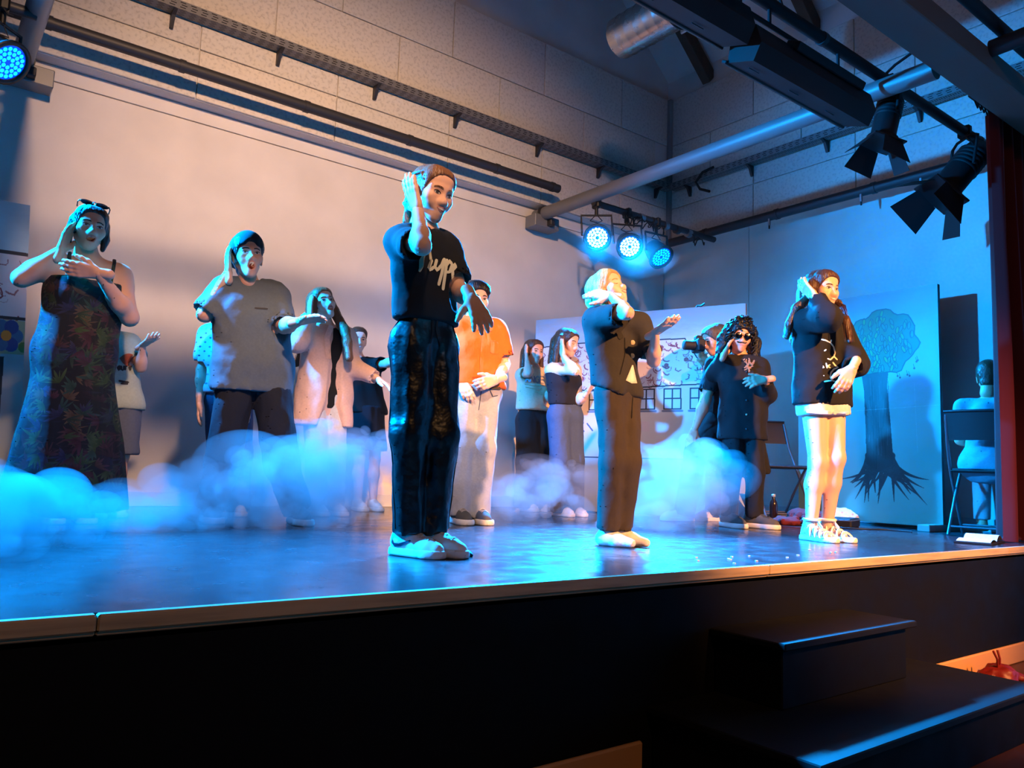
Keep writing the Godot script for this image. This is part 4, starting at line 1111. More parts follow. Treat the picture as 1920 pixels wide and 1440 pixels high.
	for k in ["R", "L"]:
		var an: Vector3 = c["an" + k]
		var ft: Vector3 = c["foot" + k]
		d = Solid.new()
		d.k = 0.025
		d.bs = 0.05
		var o := Vector3(an.x, 0, an.z)
		d.cap(o - ft * 0.025 + UPV * 0.032, o + ft * 0.05 + UPV * 0.032, 0.034, 0.031)
		d.cap(o + ft * 0.05 + UPV * 0.03, o + ft * 0.125 + UPV * 0.022, 0.032, 0.021)
		d.cap(o + UPV * 0.04, o + UPV * 0.1, 0.034, 0.033, Vector3.ZERO, 1.0, 2)
		d.planes.append(Plane(Vector3.DOWN, 0.0))
		later("sock", d, 0.007, M.cotton_white, c.t)

	# --- girl in the big black pullover
	c = person("hoodie", "person in oversized black pullover with white line drawing and pale shorts", {"wide": 0.93, "limb": 0.95, "cell": 0.012, "face": "smile", "hair_m": "hair_brown", "handR": [0.3, 0.1, 0.5], "handL": [0.45, 0.16, 0.4], "footR": Vector3(0.72, 0, 0.69), "footL": Vector3(0.78, 0, 0.62)})
	d = top(c, 0.022, 0.775, 1.93, 0.03, 0.024, 0.011, 0.05)
	d.nf = Vector3(8, 6, 8)
	wear(c, "pullover", d, M.cotton_black)
	print_on(c, d, PRINTS.hoodie, 0.0085, M.print_cream, "chest_drawing")
	d = legs(c, 0.098, 0.096, 0.09, 0.86, 0.03, 0.006)
	for k in ["R", "L"]:
		pass
	d.planes.append(Plane(Vector3(0.05, -1, 0).normalized(), -0.715))
	wear(c, "shorts", d, M.denim_white)
	g = Geo.new()
	fr = Transform3D(Basis(UPV, 0.3), Vector3(0, 0, 0.7).rotated(UPV, 0.3))
	d.ribbon(g, fr, [Vector2(-0.12, 0.733), Vector2(-0.05, 0.727), Vector2(0.02, 0.729)], 0.02, 0.005)
	d.ribbon(g, fr, [Vector2(0.035, 0.73), Vector2(0.09, 0.727), Vector2(0.13, 0.734)], 0.02, 0.005)
	obj("turned_hem", g, M.denim_white, c.t)
	d = hair(c)
	hx = c.hx
	var fall := [hx * Vector3(-0.072, 0.035, -0.005), hx * Vector3(-0.085, -0.04, -0.005), Vector3(-0.13, 1.34, 0.12), Vector3(-0.17, 1.25, 0.13), Vector3(-0.185, 1.17, 0.12)]
	var fall2 := [hx * Vector3(0.07, 0.035, 0.0), hx * Vector3(0.086, -0.04, -0.01), Vector3(0.118, 1.36, 0.05), Vector3(0.135, 1.25, 0.13), Vector3(0.15, 1.13, 0.17)]
	var fall3 := [hx * Vector3(0.0, 0.0, -0.1), hx * Vector3(0.0, -0.1, -0.11), Vector3(-0.09, 1.3, -0.06), Vector3(-0.13, 1.18, -0.05)]
	lock(d, fall, 0.036, 0.016)
	lock(d, fall2, 0.032, 0.016)
	lock(d, fall3, 0.075, 0.05)
	wear(c, "hair", d, M.hair_brown, 0.007)
	strands(c, [fall, fall2], 60, 0.02, M.hair_brown, 0.002, 3)
	for k in ["R", "L"]:
		var an: Vector3 = c["an" + k]
		var ft: Vector3 = c["foot" + k]
		var b := Basis(UPV.cross(ft), UPV, ft)
		var o := Node3D.new()
		o.name = "sandal"
		c.t.add_child(o, true)
		o.transform = Transform3D(b, Vector3(an.x, 0, an.z) + ft * 0.015)
		var e := Solid.new()
		e.k = 0.02
		e.bs = 0.05
		e.cap(Vector3(0, 0.012, -0.055), Vector3(0, 0.012, 0.11), 0.04, 0.046)
		e.cap(Vector3(0, 0.012, 0.1), Vector3(0, 0.012, 0.14), 0.045, 0.038)
		e.planes.append(Plane(Vector3.UP, 0.03))
		e.planes.append(Plane(Vector3.DOWN, 0.0))
		obj("sole", e.net(0.006), M.sandal_white, o)
		for z in [0.125, 0.09, 0.055, 0.02]:
			g = Geo.new()
			var hgt: float = 0.052 + (0.125 - z) * 0.35
			var pts := []
			for q in 9:
				var a := PI * q / 8.0
				pts.append(Vector3(cos(a) * 0.043, 0.022 + sin(a) * (hgt - 0.018), z - 0.02 * sin(a)))
			g.sweep(pts, 0.0085, 6, true, 0.35, Vector3(0, 0, 1))
			obj("strap", g, M.sandal_white, o)
		g = Geo.new()
		var ring := []
		for q in 17:
			var a := TAU * q / 16.0
			ring.append(Vector3(cos(a) * 0.041, 0.118, -0.012 + sin(a) * 0.045))
		g.sweep(ring, 0.0095, 6, false, 1.0)
		obj("ankle_strap", g, M.sandal_white, o)
		g = Geo.new()
		g.sweep([Vector3(0, 0.118, 0.032), Vector3(0, 0.1, 0.04), Vector3(0, 0.075, 0.065)], 0.009, 6, true, 0.4, Vector3(1, 0, 0))
		obj("strap", g, M.sandal_white, o)
		g = Geo.new()
		g.sweep([Vector3(0, 0.03, -0.09), Vector3(0, 0.07, -0.078), Vector3(0, 0.118, -0.058)], 0.012, 6, true, 0.4, Vector3(1, 0, 0))
		obj("heel_strap", g, M.sandal_white, o)

	# --- person with backward cap
	c = person("greytee", "person in loose grey tee, dark trousers and black cap worn backwards, shouting", {"face": "shout", "skin": "b", "hair_m": "hair_dark", "wide": 1.14, "limb": 1.1, "handR": [0.15, 0.08, 0.5], "handL": [0.25, 0.16, 0.7], "cuff": 1.4, "cell": 0.013})
	d = top(c, 0.026, 0.715, 0.98, 0.03, 0.02, 0.01, 0.052)
	wear(c, "t_shirt", d, M.cotton_grey)
	print_on(c, d, [v2([-0.075, 1.168, -0.005, 1.172])], 0.009, M.print_dark, "chest_print")
	d = legs(c, 0.105, 0.092, 0.08, 0.745, 0.07, 0.01)
	wear(c, "trousers", d, M.cotton_navy)
	d = hair(c, 0.004, 0.108)
	hx = c.hx
	wear(c, "hair", d, M.hair_dark, 0.009)
	d = Solid.new()
	d.bs = 0.06
	d.cap(hx * Vector3(0, 0.055, -0.035), hx * Vector3(0, 0.055, 0.01), 0.105 * c.hs, 0.1 * c.hs, hx.basis.x.normalized(), 0.9)
	d.planes.append(Plane(-(hx.basis * Vector3(0, 1, -0.25)).normalized(), hx * Vector3(0, 0.045, 0.09)))
	d.cut(hx * Vector3(0, 0.03, 0.12), hx * Vector3(0, 0.035, 0.1), 0.04 * c.hs, 0.034 * c.hs)
	var cap_ := wear(c, "cap", d, M.cotton_black, 0.008)
	g = Geo.new()
	var rim := []
	var back := []
	for q in 13:
		var a := PI * (q / 12.0)
		rim.append(hx * Vector3(cos(a) * 0.075, 0.0 - sin(a) * 0.012, -0.1 - sin(a) * 0.075))
		back.append(hx * Vector3(cos(a) * 0.078, 0.02, -0.04 - sin(a) * 0.07))
	for q in 12:
		g.face([back[q], back[q + 1], rim[q + 1], rim[q]], (hx.basis * Vector3(0, 1, -0.2)).normalized())
		g.face([back[q] - UPV * 0.003, back[q + 1] - UPV * 0.003, rim[q + 1] - UPV * 0.003, rim[q] - UPV * 0.003], -(hx.basis * Vector3(0, 1, -0.2)).normalized())
	obj("cap_brim", g, M.cotton_black, cap_)
	shoes(c, M.shoe_grey, M.rubber_white, M.cotton_black, 1.1)

	# --- woman in the long dress
	c = person("dress", "person in long dark dress with tropical leaf print, sunglasses on the head", {"face": "sing", "skin": "b", "hair_m": "hair_dark", "wide": 1.12, "limb": 1.15, "bust": 0.06, "handR": [0.2, 0.1, 0.4], "handL": [0.15, 0.08, 0.3], "cell": 0.013})
	var leafy := mat("leaf_print", Color(1, 1, 1), 0.9)
	leafy.albedo_texture = floral()
	leafy.normal_enabled = true
	leafy.normal_texture = crease_map
	leafy.normal_scale = 0.3
	triplanar(leafy, 1.9)
	d = top(c, 0.012, 0.8, 0.0, 0.0, 0.0, 0.004, 0.0)
	d.planes.clear()
	d.planes.append(Plane(Vector3.UP, 1.215))
	d.cap(c.P - c.r * 0.07, c.P + c.r * 0.07, 0.125, 0.125, c.f, 0.9)
	d.cut(Vector3(0.0, 1.25, 0.2), Vector3(0.0, 1.18, 0.2), 0.09, 0.04)
	for q in [[-0.03, 0.0], [0.035, 0.0]]:
		d.cap(Vector3(c.P.x + q[0], 0.95, q[1]), Vector3(-0.03 + q[0] * 3.4, 0.05, 0.0), 0.125, 0.185, c.f, 0.85, 2)
	d.amp = 0.02
	d.nf = Vector3(7, 1.0, 7)
	wear(c, "dress", d, leafy)
	for k in ["R", "L"]:
		g = Geo.new()
		var sgn := 1.0 if k == "R" else -1.0
		var a: Vector3 = c.N.lerp(c["sh" + k], 0.75)
		g.sweep([Vector3(a.x * 0.9, 1.19, 0.13), a + Vector3(0, 0.035, 0.075), a + Vector3(0, 0.062, 0.02), a + Vector3(0, 0.03, -0.06)], 0.0085, 6, true, 0.4, Vector3(0, 0, 1))
		obj("shoulder_strap", g, leafy, c.t)
	d = hair(c)
	hx = c.hx
	for q in [-1.0, 1.0]:
		lock(d, [hx * Vector3(q * 0.072, 0.04, 0.0), hx * Vector3(q * 0.086, -0.03, -0.01), hx * Vector3(q * 0.08, -0.085, -0.01)], 0.026 * c.hs, 0.014 * c.hs)
	wear(c, "hair", d, M.hair_dark, 0.008)
	var gl := Node3D.new()
	gl.name = "sunglasses"
	c.t.add_child(gl)
	gl.transform = hx * Transform3D(Basis(Vector3.RIGHT, -0.75), Vector3(0, 0.135, 0.045))
	for q in [-1.0, 1.0]:
		g = Geo.new()
		g.lathe([Vector2(0.0, 0.004), Vector2(0.03, 0.0), Vector2(0.033, -0.003), Vector2(0.0, -0.004)], 18, Transform3D(Basis(Vector3.RIGHT, PI / 2).scaled(Vector3(1, 0.8, 1)), Vector3(q * 0.036, 0.0, 0)))
		obj("lens", g, M.glass_black, gl)
		g = Geo.new()
		g.sweep([Vector3(q * 0.068, 0.005, 0), Vector3(q * 0.078, 0.0, -0.012), Vector3(q * 0.076, -0.01, -0.035)], 0.003, 6)
		obj("temple", g, M.glass_black, gl)
	g = Geo.new()
	g.sweep([Vector3(-0.008, 0.006, 0.002), Vector3(0.0, 0.009, 0.004), Vector3(0.008, 0.006, 0.002)], 0.003, 6)
	obj("bridge", g, M.steel, gl)
	shoes(c, M.cotton_black, M.rubber_white, M.cotton_black, 0.95)

	# --- small child behind her
	c = person("greenkid", "person in pale green printed tee and grey shorts, half hidden behind the leafy dress", {"face": "smile", "hair_m": "hair_brown", "handL": [0.3, 0.2, 0.8], "cell": 0.014, "head_part": 0.16})
	d = top(c, 0.02, 0.6, 0.7, 0.026, 0.02, 0.006)
	wear(c, "t_shirt", d, M.cotton_pale)
	print_on(c, d, PRINTS.greenkid, 0.011, M.print_dark, "chest_lettering")
	g = Geo.new()
	fr = Transform3D(Basis.IDENTITY, Vector3(0, 0, 0.7))
	d.patch(g, fr, arc(Vector2(0.0, 0.88), Vector2(0.09, 0.88), 0.03), arc(Vector2(0.0, 0.88), Vector2(0.09, 0.88), -0.04), 3, 0.002)
	obj("chest_picture", g, mat("print_rust", Color(0.6, 0.27, 0.16), 0.7), c.t)
	d = legs(c, 0.11, 0.11, 0.11, 0.68, 0.03, 0.006)
	d.planes.append(Plane(Vector3.DOWN, -0.345))
	wear(c, "shorts", d, M.short_grey)
	wear(c, "hair", hair(c), M.hair_brown, 0.01)
	shoes(c, M.shoe_white, M.rubber_white, M.shoe_white, 1.0)

	# --- dotted shirt behind the cap
	c = person("dotted", "person in pale dotted shirt and blue jeans, mostly hidden behind the cap wearer", {"face": "smile", "hair_m": "hair_brown", "cell": 0.014})
	var im := Image.create(64, 64, false, Image.FORMAT_RGB8)
	im.fill(Color(0.78, 0.82, 0.86))
	for p in [Vector2(16, 16), Vector2(48, 48)]:
		dab(im, p, 7, Color(0.12, 0.15, 0.3), 1.0)
	var dm := mat("dotted_cotton", Color.WHITE, 0.9)
	dm.albedo_texture = ImageTexture.create_from_image(im)
	triplanar(dm, 18.0)
	wear(c, "shirt", top(c, 0.024, 0.74, 0.8, 0.026, 0.02), dm)
	wear(c, "jeans", legs(c, 0.098, 0.085, 0.08, 0.8), M.denim_blue)
	wear(c, "hair", hair(c), M.hair_brown, 0.01)
	shoes(c, M.shoe_white, M.rubber_white, M.shoe_white)

	# --- girl in the rose blazer
	c = person("blazer", "person in oversized rose blazer with long light brown hair", {"face": "sing", "skin": "c", "hair_m": "hair_light", "handR": [0.15, 0.1, 0.5], "handL": [0.4, 0.15, 0.4], "cell": 0.013, "cuff": 0.9})
	wear(c, "top", top(c, 0.006, 0.7, 0.0, 0.0, 0.0, 0.003, 0.05), M.cotton_black, 0.014)
	d = top(c, 0.03, 0.58, 1.93, 0.028, 0.035, 0.008, 0.06)
	var of: Vector3 = c.P + c.f * 0.13 + c.r * -0.02
	d.cut(Vector3(of.x + 0.01, 1.24, of.z - 0.02), Vector3(of.x, 0.98, of.z + 0.005), 0.062, 0.05)
	d.cut(Vector3(of.x, 0.98, of.z + 0.005), Vector3(of.x, 0.74, of.z + 0.01), 0.05, 0.06)
	d.cut(Vector3(of.x, 0.74, of.z + 0.01), Vector3(of.x, 0.56, of.z + 0.02), 0.06, 0.11)
	wear(c, "blazer", d, M.suit_rose)
	g = Geo.new()
	fr = Transform3D(Basis.IDENTITY, Vector3(0, 0, 0.7))
	d.ribbon(g, fr, [Vector2(-0.03, 1.25), Vector2(-0.055, 1.16), Vector2(-0.035, 1.02)], 0.035, 0.006)
	d.ribbon(g, fr, [Vector2(0.075, 1.25), Vector2(0.085, 1.16), Vector2(0.05, 1.02)], 0.035, 0.006)
	obj("lapel", g, M.suit_rose, c.t)
	wear(c, "trousers", legs(c, 0.09, 0.075, 0.072, 0.8, 0.06), M.denim_white)
	d = hair(c)
	hx = c.hx
	fall = [hx * Vector3(-0.07, 0.04, 0.0), hx * Vector3(-0.09, -0.04, -0.02), Vector3(-0.15, 1.27, -0.02), Vector3(-0.2, 1.12, 0.02), Vector3(-0.24, 0.98, 0.02)]
	fall2 = [hx * Vector3(0.07, 0.04, 0.0), hx * Vector3(0.08, -0.05, 0.0), Vector3(0.06, 1.22, 0.07), Vector3(0.08, 1.13, 0.13), Vector3(0.095, 1.03, 0.15)]
	fall3 = [hx * Vector3(0.0, 0.0, -0.1), hx * Vector3(0.0, -0.1, -0.1), Vector3(-0.06, 1.2, -0.14), Vector3(-0.12, 1.02, -0.12)]
	lock(d, fall, 0.034, 0.018)
	lock(d, fall2, 0.036, 0.028)
	lock(d, fall3, 0.07, 0.05)
	wear(c, "hair", d, M.hair_light, 0.008)
	strands(c, [fall, fall2], 50, 0.02, M.hair_light, 0.002, 6)
	shoes(c, M.shoe_white, M.rubber_white, M.shoe_white)

	# --- girl in black tee and skirt
	c = person("blacktee", "person in black tee and short dark skirt with tied back hair, beside the rose blazer", {"face": "smile", "skin": "c", "hair_m": "hair_brown", "handL": [0.3, 0.2, 0.6], "cell": 0.014})
	wear(c, "t_shirt", top(c, 0.014, 0.72, 0.75, 0.018, 0.01), M.cotton_black)
	d = Solid.new()
	d.cap(c.P + UPV * 0.06, Vector3(c.P.x, 0.45, 0), 0.125, 0.175, c.f, 0.85, 2)
	d.planes.append(Plane(Vector3.UP, 0.78))
	d.noise = folds
	d.amp = 0.012
	d.nf = Vector3(11, 1.5, 11)
	wear(c, "skirt", d, M.cotton_navy)
	d = hair(c, -0.002)
	hx = c.hx
	d.cap(hx * Vector3(0, 0.05, -0.13), hx * Vector3(0, 0.04, -0.135), 0.03, 0.028)
	wear(c, "hair", d, M.hair_brown, 0.009)
	shoes(c, M.shoe_white, M.rubber_white, M.shoe_white)

	# --- boy in orange
	c = person("orange", "person in bright orange short sleeved shirt, dark belt and pale washed jeans", {"face": "smile", "skin": "c", "hair_m": "hair_dark", "handL": [0.7, 0.1, 0.4], "handR": [0.6, 0.1, 0.4], "cell": 0.013})
	d = top(c, 0.022, 0.845, 0.8, 0.03, 0.012, 0.009, 0.055)
	wear(c, "shirt", d, M.shirt_orange)
	g = Geo.new()
	fr = Transform3D(Basis(UPV, 0.15), Vector3(0, 0, 0.7).rotated(UPV, 0.15))
	d.ribbon(g, fr, [Vector2(0.0, 1.23), Vector2(-0.008, 1.05), Vector2(-0.005, 0.86)], 0.022, 0.003)
	d.ribbon(g, fr, [Vector2(-0.045, 1.275), Vector2(-0.04, 1.215), Vector2(-0.01, 1.235)], 0.03, 0.005)
	d.ribbon(g, fr, [Vector2(0.05, 1.275), Vector2(0.045, 1.215), Vector2(0.012, 1.235)], 0.03, 0.005)
	d.ribbon(g, fr, [Vector2(0.045, 1.14), Vector2(0.1, 1.14)], 0.008, 0.003)
	d.ribbon(g, fr, [Vector2(0.072, 1.14), Vector2(0.072, 1.06)], 0.055, 0.002)
	obj("collar_and_placket", g, M.shirt_orange, c.t)
	d = legs(c, 0.092, 0.076, 0.078, 0.875, 0.05, 0.01)
	wear(c, "jeans", d, M.denim_light)
	g = Geo.new()
	for q in [[Vector2(-0.12, 0.8), Vector2(-0.07, 0.79), Vector2(-0.05, 0.83)], [Vector2(0.11, 0.8), Vector2(0.075, 0.79), Vector2(0.055, 0.83)], [Vector2(0.0, 0.83), Vector2(-0.005, 0.74), Vector2(-0.01, 0.7)]]:
		d.ribbon(g, fr, q, 0.005, 0.002)
	obj("stitching", g, M.denim_blue, c.t)
	g = Geo.new()
	d.ribbon(g, fr, [Vector2(-0.14, 0.852), Vector2(0, 0.846), Vector2(0.13, 0.852)], 0.03, 0.01)
	obj("belt", g, mat("belt_leather", Color(0.1, 0.06, 0.045), 0.5), c.t)
	g = Geo.new()
	d.ribbon(g, fr, [Vector2(-0.03, 0.865), Vector2(0.01, 0.865), Vector2(0.01, 0.83), Vector2(-0.03, 0.83), Vector2(-0.03, 0.865)], 0.006, 0.018)
	obj("buckle", g, M.gold, c.t)
	d = hair(c, 0.004, 0.098)
	hx = c.hx
	for q in 5:
		d.cap(hx * Vector3(-0.05 + q * 0.025, 0.085, 0.055), hx * Vector3(-0.055 + q * 0.028, 0.05, 0.085), 0.02 * c.hs, 0.013 * c.hs)
	wear(c, "hair", d, M.hair_dark, 0.008)
	shoes(c, M.shoe_grey, M.rubber_white, M.shoe_white, 1.12)

	# --- girl with lettered tee
	c = person("angel", "person in cream lettered tee and wide black trousers, hand at the ear", {"face": "smile", "hair_m": "hair_brown", "handR": [0.15, 0.1, 0.5], "handL": [0.5, 0.1, 0.5], "cell": 0.014})
	d = top(c, 0.016, 0.855, 0.65, 0.02, 0.012, 0.005)
	wear(c, "t_shirt", d, M.cotton_cream)
	print_on(c, d, PRINTS.angel, 0.012, M.print_grey, "chest_lettering")
	print_on(c, d, PRINTS.angel2, 0.006, M.print_tan, "chest_print")
	wear(c, "trousers", legs(c, 0.105, 0.11, 0.125, 0.9, 0.03, 0.008), M.cotton_black)
	d = hair(c)
	hx = c.hx
	fall = [hx * Vector3(-0.072, 0.035, -0.005), hx * Vector3(-0.09, -0.04, -0.01), hx * Vector3(-0.11, -0.15, 0.0)]
	fall2 = [hx * Vector3(0.07, 0.035, 0.0), hx * Vector3(0.08, -0.05, 0.01), hx * Vector3(0.085, -0.17, 0.03), hx * Vector3(0.09, -0.25, 0.04)]
	lock(d, fall, 0.034, 0.024)
	lock(d, fall2, 0.03, 0.02)
	lock(d, [hx * Vector3(0, 0, -0.09), hx * Vector3(0, -0.15, -0.1)], 0.07, 0.06)
	wear(c, "hair", d, M.hair_brown, 0.009)
	g = Geo.new()
	g.sweep([c.wrL.lerp(c.elL, 0.12), c.wrL.lerp(c.elL, 0.24)], 0.031, 12)
	obj("wristband", g, M.gold, c.t)
	shoes(c, M.shoe_white, M.rubber_white, M.shoe_white)

	# --- girl in the strapless top
	c = person("tube", "person in strapless dark blue top and jeans with closed eyes, hand at the ear", {"face": "shut", "skin": "c", "hair_m": "hair_brown", "handR": [0.12, 0.08, 0.4], "handL": [0.3, 0.15, 0.6], "cell": 0.014, "bust": 0.045})
	d = top(c, 0.008, 0.86, 0.0, 0.0, 0.0, 0.003, 0.0)
	d.planes.append(Plane(Vector3.UP, 1.115))
	wear(c, "strapless_top", d, M.cotton_navy)
	wear(c, "jeans", legs(c, 0.096, 0.09, 0.1, 0.885, 0.03), M.denim_blue)
	d = hair(c)
	hx = c.hx
	fall = [hx * Vector3(-0.075, 0.03, -0.02), hx * Vector3(-0.09, -0.06, -0.03), hx * Vector3(-0.09, -0.17, -0.03)]
	lock(d, fall, 0.04, 0.03)
	lock(d, [hx * Vector3(0.075, 0.03, -0.02), hx * Vector3(0.085, -0.06, -0.02), hx * Vector3(0.085, -0.16, -0.02)], 0.032, 0.022)
	lock(d, [hx * Vector3(0, 0, -0.09), hx * Vector3(0, -0.17, -0.1)], 0.07, 0.06)
	wear(c, "hair", d, M.hair_brown, 0.009)
	shoes(c, M.shoe_white, M.rubber_white, M.shoe_white)

	# --- photographer
	c = person("photographer", "person in black tee bending behind the curly wig, raising a camera", {"face": "smile", "skin": "b", "hair_m": "hair_grey", "handR": [0.35, 0.1, 0.4], "handL": [0.9, 0.1, 0.5], "wide": 1.1, "limb": 1.12, "cell": 0.014, "footR": Vector3(-0.9, 0, 0.43), "footL": Vector3(-0.8, 0, 0.6)})
	wear(c, "t_shirt", top(c, 0.022, 0.8, 0.75, 0.026, 0.02, 0.009), M.cotton_black)
	wear(c, "trousers", legs(c, 0.105, 0.09, 0.08, 0.86, 0.05), M.cotton_black)
	wear(c, "hair", hair(c, 0.002), M.hair_grey, 0.009)
	shoes(c, M.shoe_white, M.rubber_white, M.shoe_grey, 1.1)
	var ph: Transform3D = c.t.transform
	var cam := thing("photo_camera", "black photo camera held up by the bending photographer", "camera", ph * (c.hx * Vector3(0.0, -0.01, 0.16)), c.t.rotation.y + c.hx.basis.get_euler().y)
	obj("camera_body", bx(Vector3(0, 0, 0), Vector3(0.14, 0.1, 0.06), 0.01), M.pipe_black, cam)
	obj("prism", bx(Vector3(0, 0.06, 0.0), Vector3(0.06, 0.04, 0.055), 0.01), M.pipe_black, cam)
	g = Geo.new()
	g.lathe([Vector2(0.0, 0.1), Vector2(0.034, 0.1), Vector2(0.038, 0.095), Vector2(0.036, 0.03), Vector2(0.04, 0.03), Vector2(0.04, 0.0)], 20, Transform3D(Basis(Vector3.RIGHT, PI / 2), Vector3(0, 0, 0.02)))
	obj("lens", g, M.pipe_black, cam)

	# --- black curly wig
	c = person("wig", "person in black coat with curly black wig, round sunglasses and painted moustache", {"face": "closed", "skin": "b", "hair_m": "hair_black", "handR": [0.2, 0.1, 0.5], "handL": [0.5, 0.2, 0.5], "wide": 0.92, "cell": 0.013, "cuff": 0.6, "footR": Vector3(0.55, 0, 0.83), "footL": Vector3(0.85, 0, 0.52)})
	d = top(c, 0.024, 0.61, 1.95, 0.016, 0.016, 0.007, 0.05)
	wear(c, "shirt", d, M.cotton_black)
	for q in 5:
		var hit := d.march(Vector3(0.012, 1.08 - q * 0.1, 0.6), Vector3.FORWARD)
		if hit != Vector3.INF:
			g = Geo.new()
			g.lathe([Vector2(0.0, 0.004), Vector2(0.006, 0.003), Vector2(0.007, 0.0)], 10, Transform3D(Basis(Vector3.RIGHT, PI / 2), hit))
			obj("button", g, M.button_horn if q == 3 else M.pipe_dark, c.t)
	g = Geo.new()
	fr = Transform3D(Basis.IDENTITY, Vector3(0, 0, 0.7))
	var rng := RandomNumberGenerator.new()
	rng.seed = 12
	for q in 30:
		var py := rng.randf_range(1.095, 1.165)
		var p := Vector2(0.02 + rng.randf_range(-1, 1) * (py - 1.07) * 0.5, py)
		d.ribbon(g, fr, [p, p + Vector2(rng.randf_range(-0.015, 0.015), rng.randf_range(-0.012, 0.012)), p + Vector2(rng.randf_range(-0.02, 0.02), rng.randf_range(-0.02, 0.02))], 0.009, 0.004 + 0.005 * (q % 4))
	obj("lace_jabot", g, mat("lace_tan", Color(0.6, 0.42, 0.28), 0.7), c.t)
	wear(c, "trousers", legs(c, 0.086, 0.07, 0.064, 0.7, 0.075, 0.009), M.cotton_black)
	d = Solid.new()
	d.cap(Vector3(0.05, 0.75, -0.09), Vector3(0.11, 0.37, -0.1), 0.06, 0.075, Vector3(0, 0, 1), 0.5, 2)
	d.cap(Vector3(-0.06, 0.75, -0.1), Vector3(-0.05, 0.42, -0.11), 0.07, 0.075, Vector3(0, 0, 1), 0.5, 2)
	wear(c, "coat_tail", d, M.cotton_black)
	d = hair(c, 0.014, 0.096)
	hx = c.hx
	for q in [-1.0, 1.0]:
		lock(d, [hx * Vector3(q * 0.075, 0.06, -0.02), hx * Vector3(q * 0.118, -0.03, -0.02), hx * Vector3(q * 0.13, -0.17, 0.0)], 0.05, 0.042)
	lock(d, [hx * Vector3(0, 0, -0.1), hx * Vector3(0, -0.15, -0.1)], 0.075, 0.06)
	d.amp = 0.012
	d.nf = Vector3(30, 30, 30)
	wear(c, "wig", d, M.hair_black, 0.01)
	g = Geo.new()
	for q in 190:
		var a := rng.randf() * TAU
		var e := rng.randf_range(-0.2, 1.0)
		var root := Vector3(cos(a) * sqrt(1 - e * e), e, sin(a) * sqrt(1 - e * e)) * Vector3(0.095, 0.105, 0.105) + Vector3(0, 0.045, -0.02)
		if root.z > 0.045 and root.y < 0.075:
			continue
		var pts := []
		var len := rng.randf_range(0.05, 0.2) if absf(root.x) > 0.045 or root.z < 0 else rng.randf_range(0.02, 0.05)
		var out := Vector3(root.x, 0.02, root.z).normalized()
		var ph0 := rng.randf() * TAU
		for k in 14:
			var u := k / 13.0
			pts.append(hx * (root + out * 0.03 * sin(u * 2.2) + Vector3(0, (0.025 * sin(u * PI) if root.y > 0.1 else 0.0) - len * u, 0) + Vector3(cos(u * 11.0 + ph0), 0.3 * sin(u * 11.0), sin(u * 11.0 + ph0)) * 0.013))
		g.sweep(pts, 0.0045, 5, false)
	obj("wig_curls", g, M.hair_black, c.t).set_meta("kind", "stuff")
	gl = Node3D.new()
	gl.name = "sunglasses"
	c.t.add_child(gl)
	gl.transform = hx * Transform3D(Basis.IDENTITY, Vector3(0, 0.004, 0.104))
	for q in [-1.0, 1.0]:
		g = Geo.new()
		g.lathe([Vector2(0.0, 0.005), Vector2(0.022, 0.003), Vector2(0.0265, 0.0), Vector2(0.0, -0.003)], 22, Transform3D(Basis(Vector3.RIGHT, PI / 2), Vector3(q * 0.034, 0, 0)))
		obj("lens", g, M.glass_black, gl)
		g = Geo.new()
		g.sweep([Vector3(q * 0.06, 0.006, 0), Vector3(q * 0.08, 0.006, -0.02), Vector3(q * 0.084, 0.004, -0.1)], 0.0025, 6)
		obj("temple", g, M.gold, gl)
	g = Geo.new()
	g.sweep([Vector3(-0.01, 0.004, 0), Vector3(0, 0.008, 0.002), Vector3(0.01, 0.004, 0)], 0.0025, 6)
	obj("bridge", g, M.gold, gl)
	g = Geo.new()
	var hsol: Solid = head_set("closed").solid
	fr = Transform3D(Basis.IDENTITY, Vector3(0, 0, 0.2))
	for q in [-1.0, 1.0]:
		hsol.ribbon(g, fr, [Vector2(0, -0.047), Vector2(q * 0.014, -0.05), Vector2(q * 0.028, -0.048), Vector2(q * 0.037, -0.04)], 0.0085, 0.0025)
	obj("moustache", g, M.hair_black, c.t, hx)
	shoes(c, M.shoe_grey, M.rubber_white, M.shoe_grey, 1.15)

	# --- someone seated in the wings, mostly behind the curtain
	var st := thing("person", "person in pale teal tee seated on the folding chair behind the curtain", "person", Vector3(6.08, 0.65, -2.37), 1.75)
	d = Solid.new()
	d.cap(Vector3(-0.07, 0.5, 0), Vector3(0.07, 0.5, 0), 0.11, 0.11)
	d.cap(Vector3(-0.05, 0.8, 0.06), Vector3(0.05, 0.8, 0.06), 0.1, 0.1)
	d.cap(Vector3(0, 0.55, 0.0), Vector3(0, 0.85, 0.06), 0.11, 0.1)
	d.cap(Vector3(-0.13, 0.93, 0.08), Vector3(0.13, 0.93, 0.08), 0.05, 0.05)
	d.cap(Vector3(0, 0.93, 0.08), Vector3(0, 1.05, 0.13), 0.045, 0.04)
	for q in [-1.0, 1.0]:
		d.cap(Vector3(q * 0.16, 0.92, 0.08), Vector3(q * 0.19, 0.68, 0.12), 0.042, 0.034)
		d.cap(Vector3(q * 0.19, 0.68, 0.12), Vector3(q * 0.1, 0.6, 0.32), 0.034, 0.025)
		d.cap(Vector3(q * 0.08, 0.5, 0.02), Vector3(q * 0.1, 0.48, 0.33), 0.075, 0.05)
		d.cap(Vector3(q * 0.1, 0.48, 0.33), Vector3(q * 0.1, 0.08, 0.3), 0.048, 0.034)
		d.cap(Vector3(q * 0.1, 0.05, 0.29), Vector3(q * 0.1, 0.035, 0.42), 0.034, 0.026)
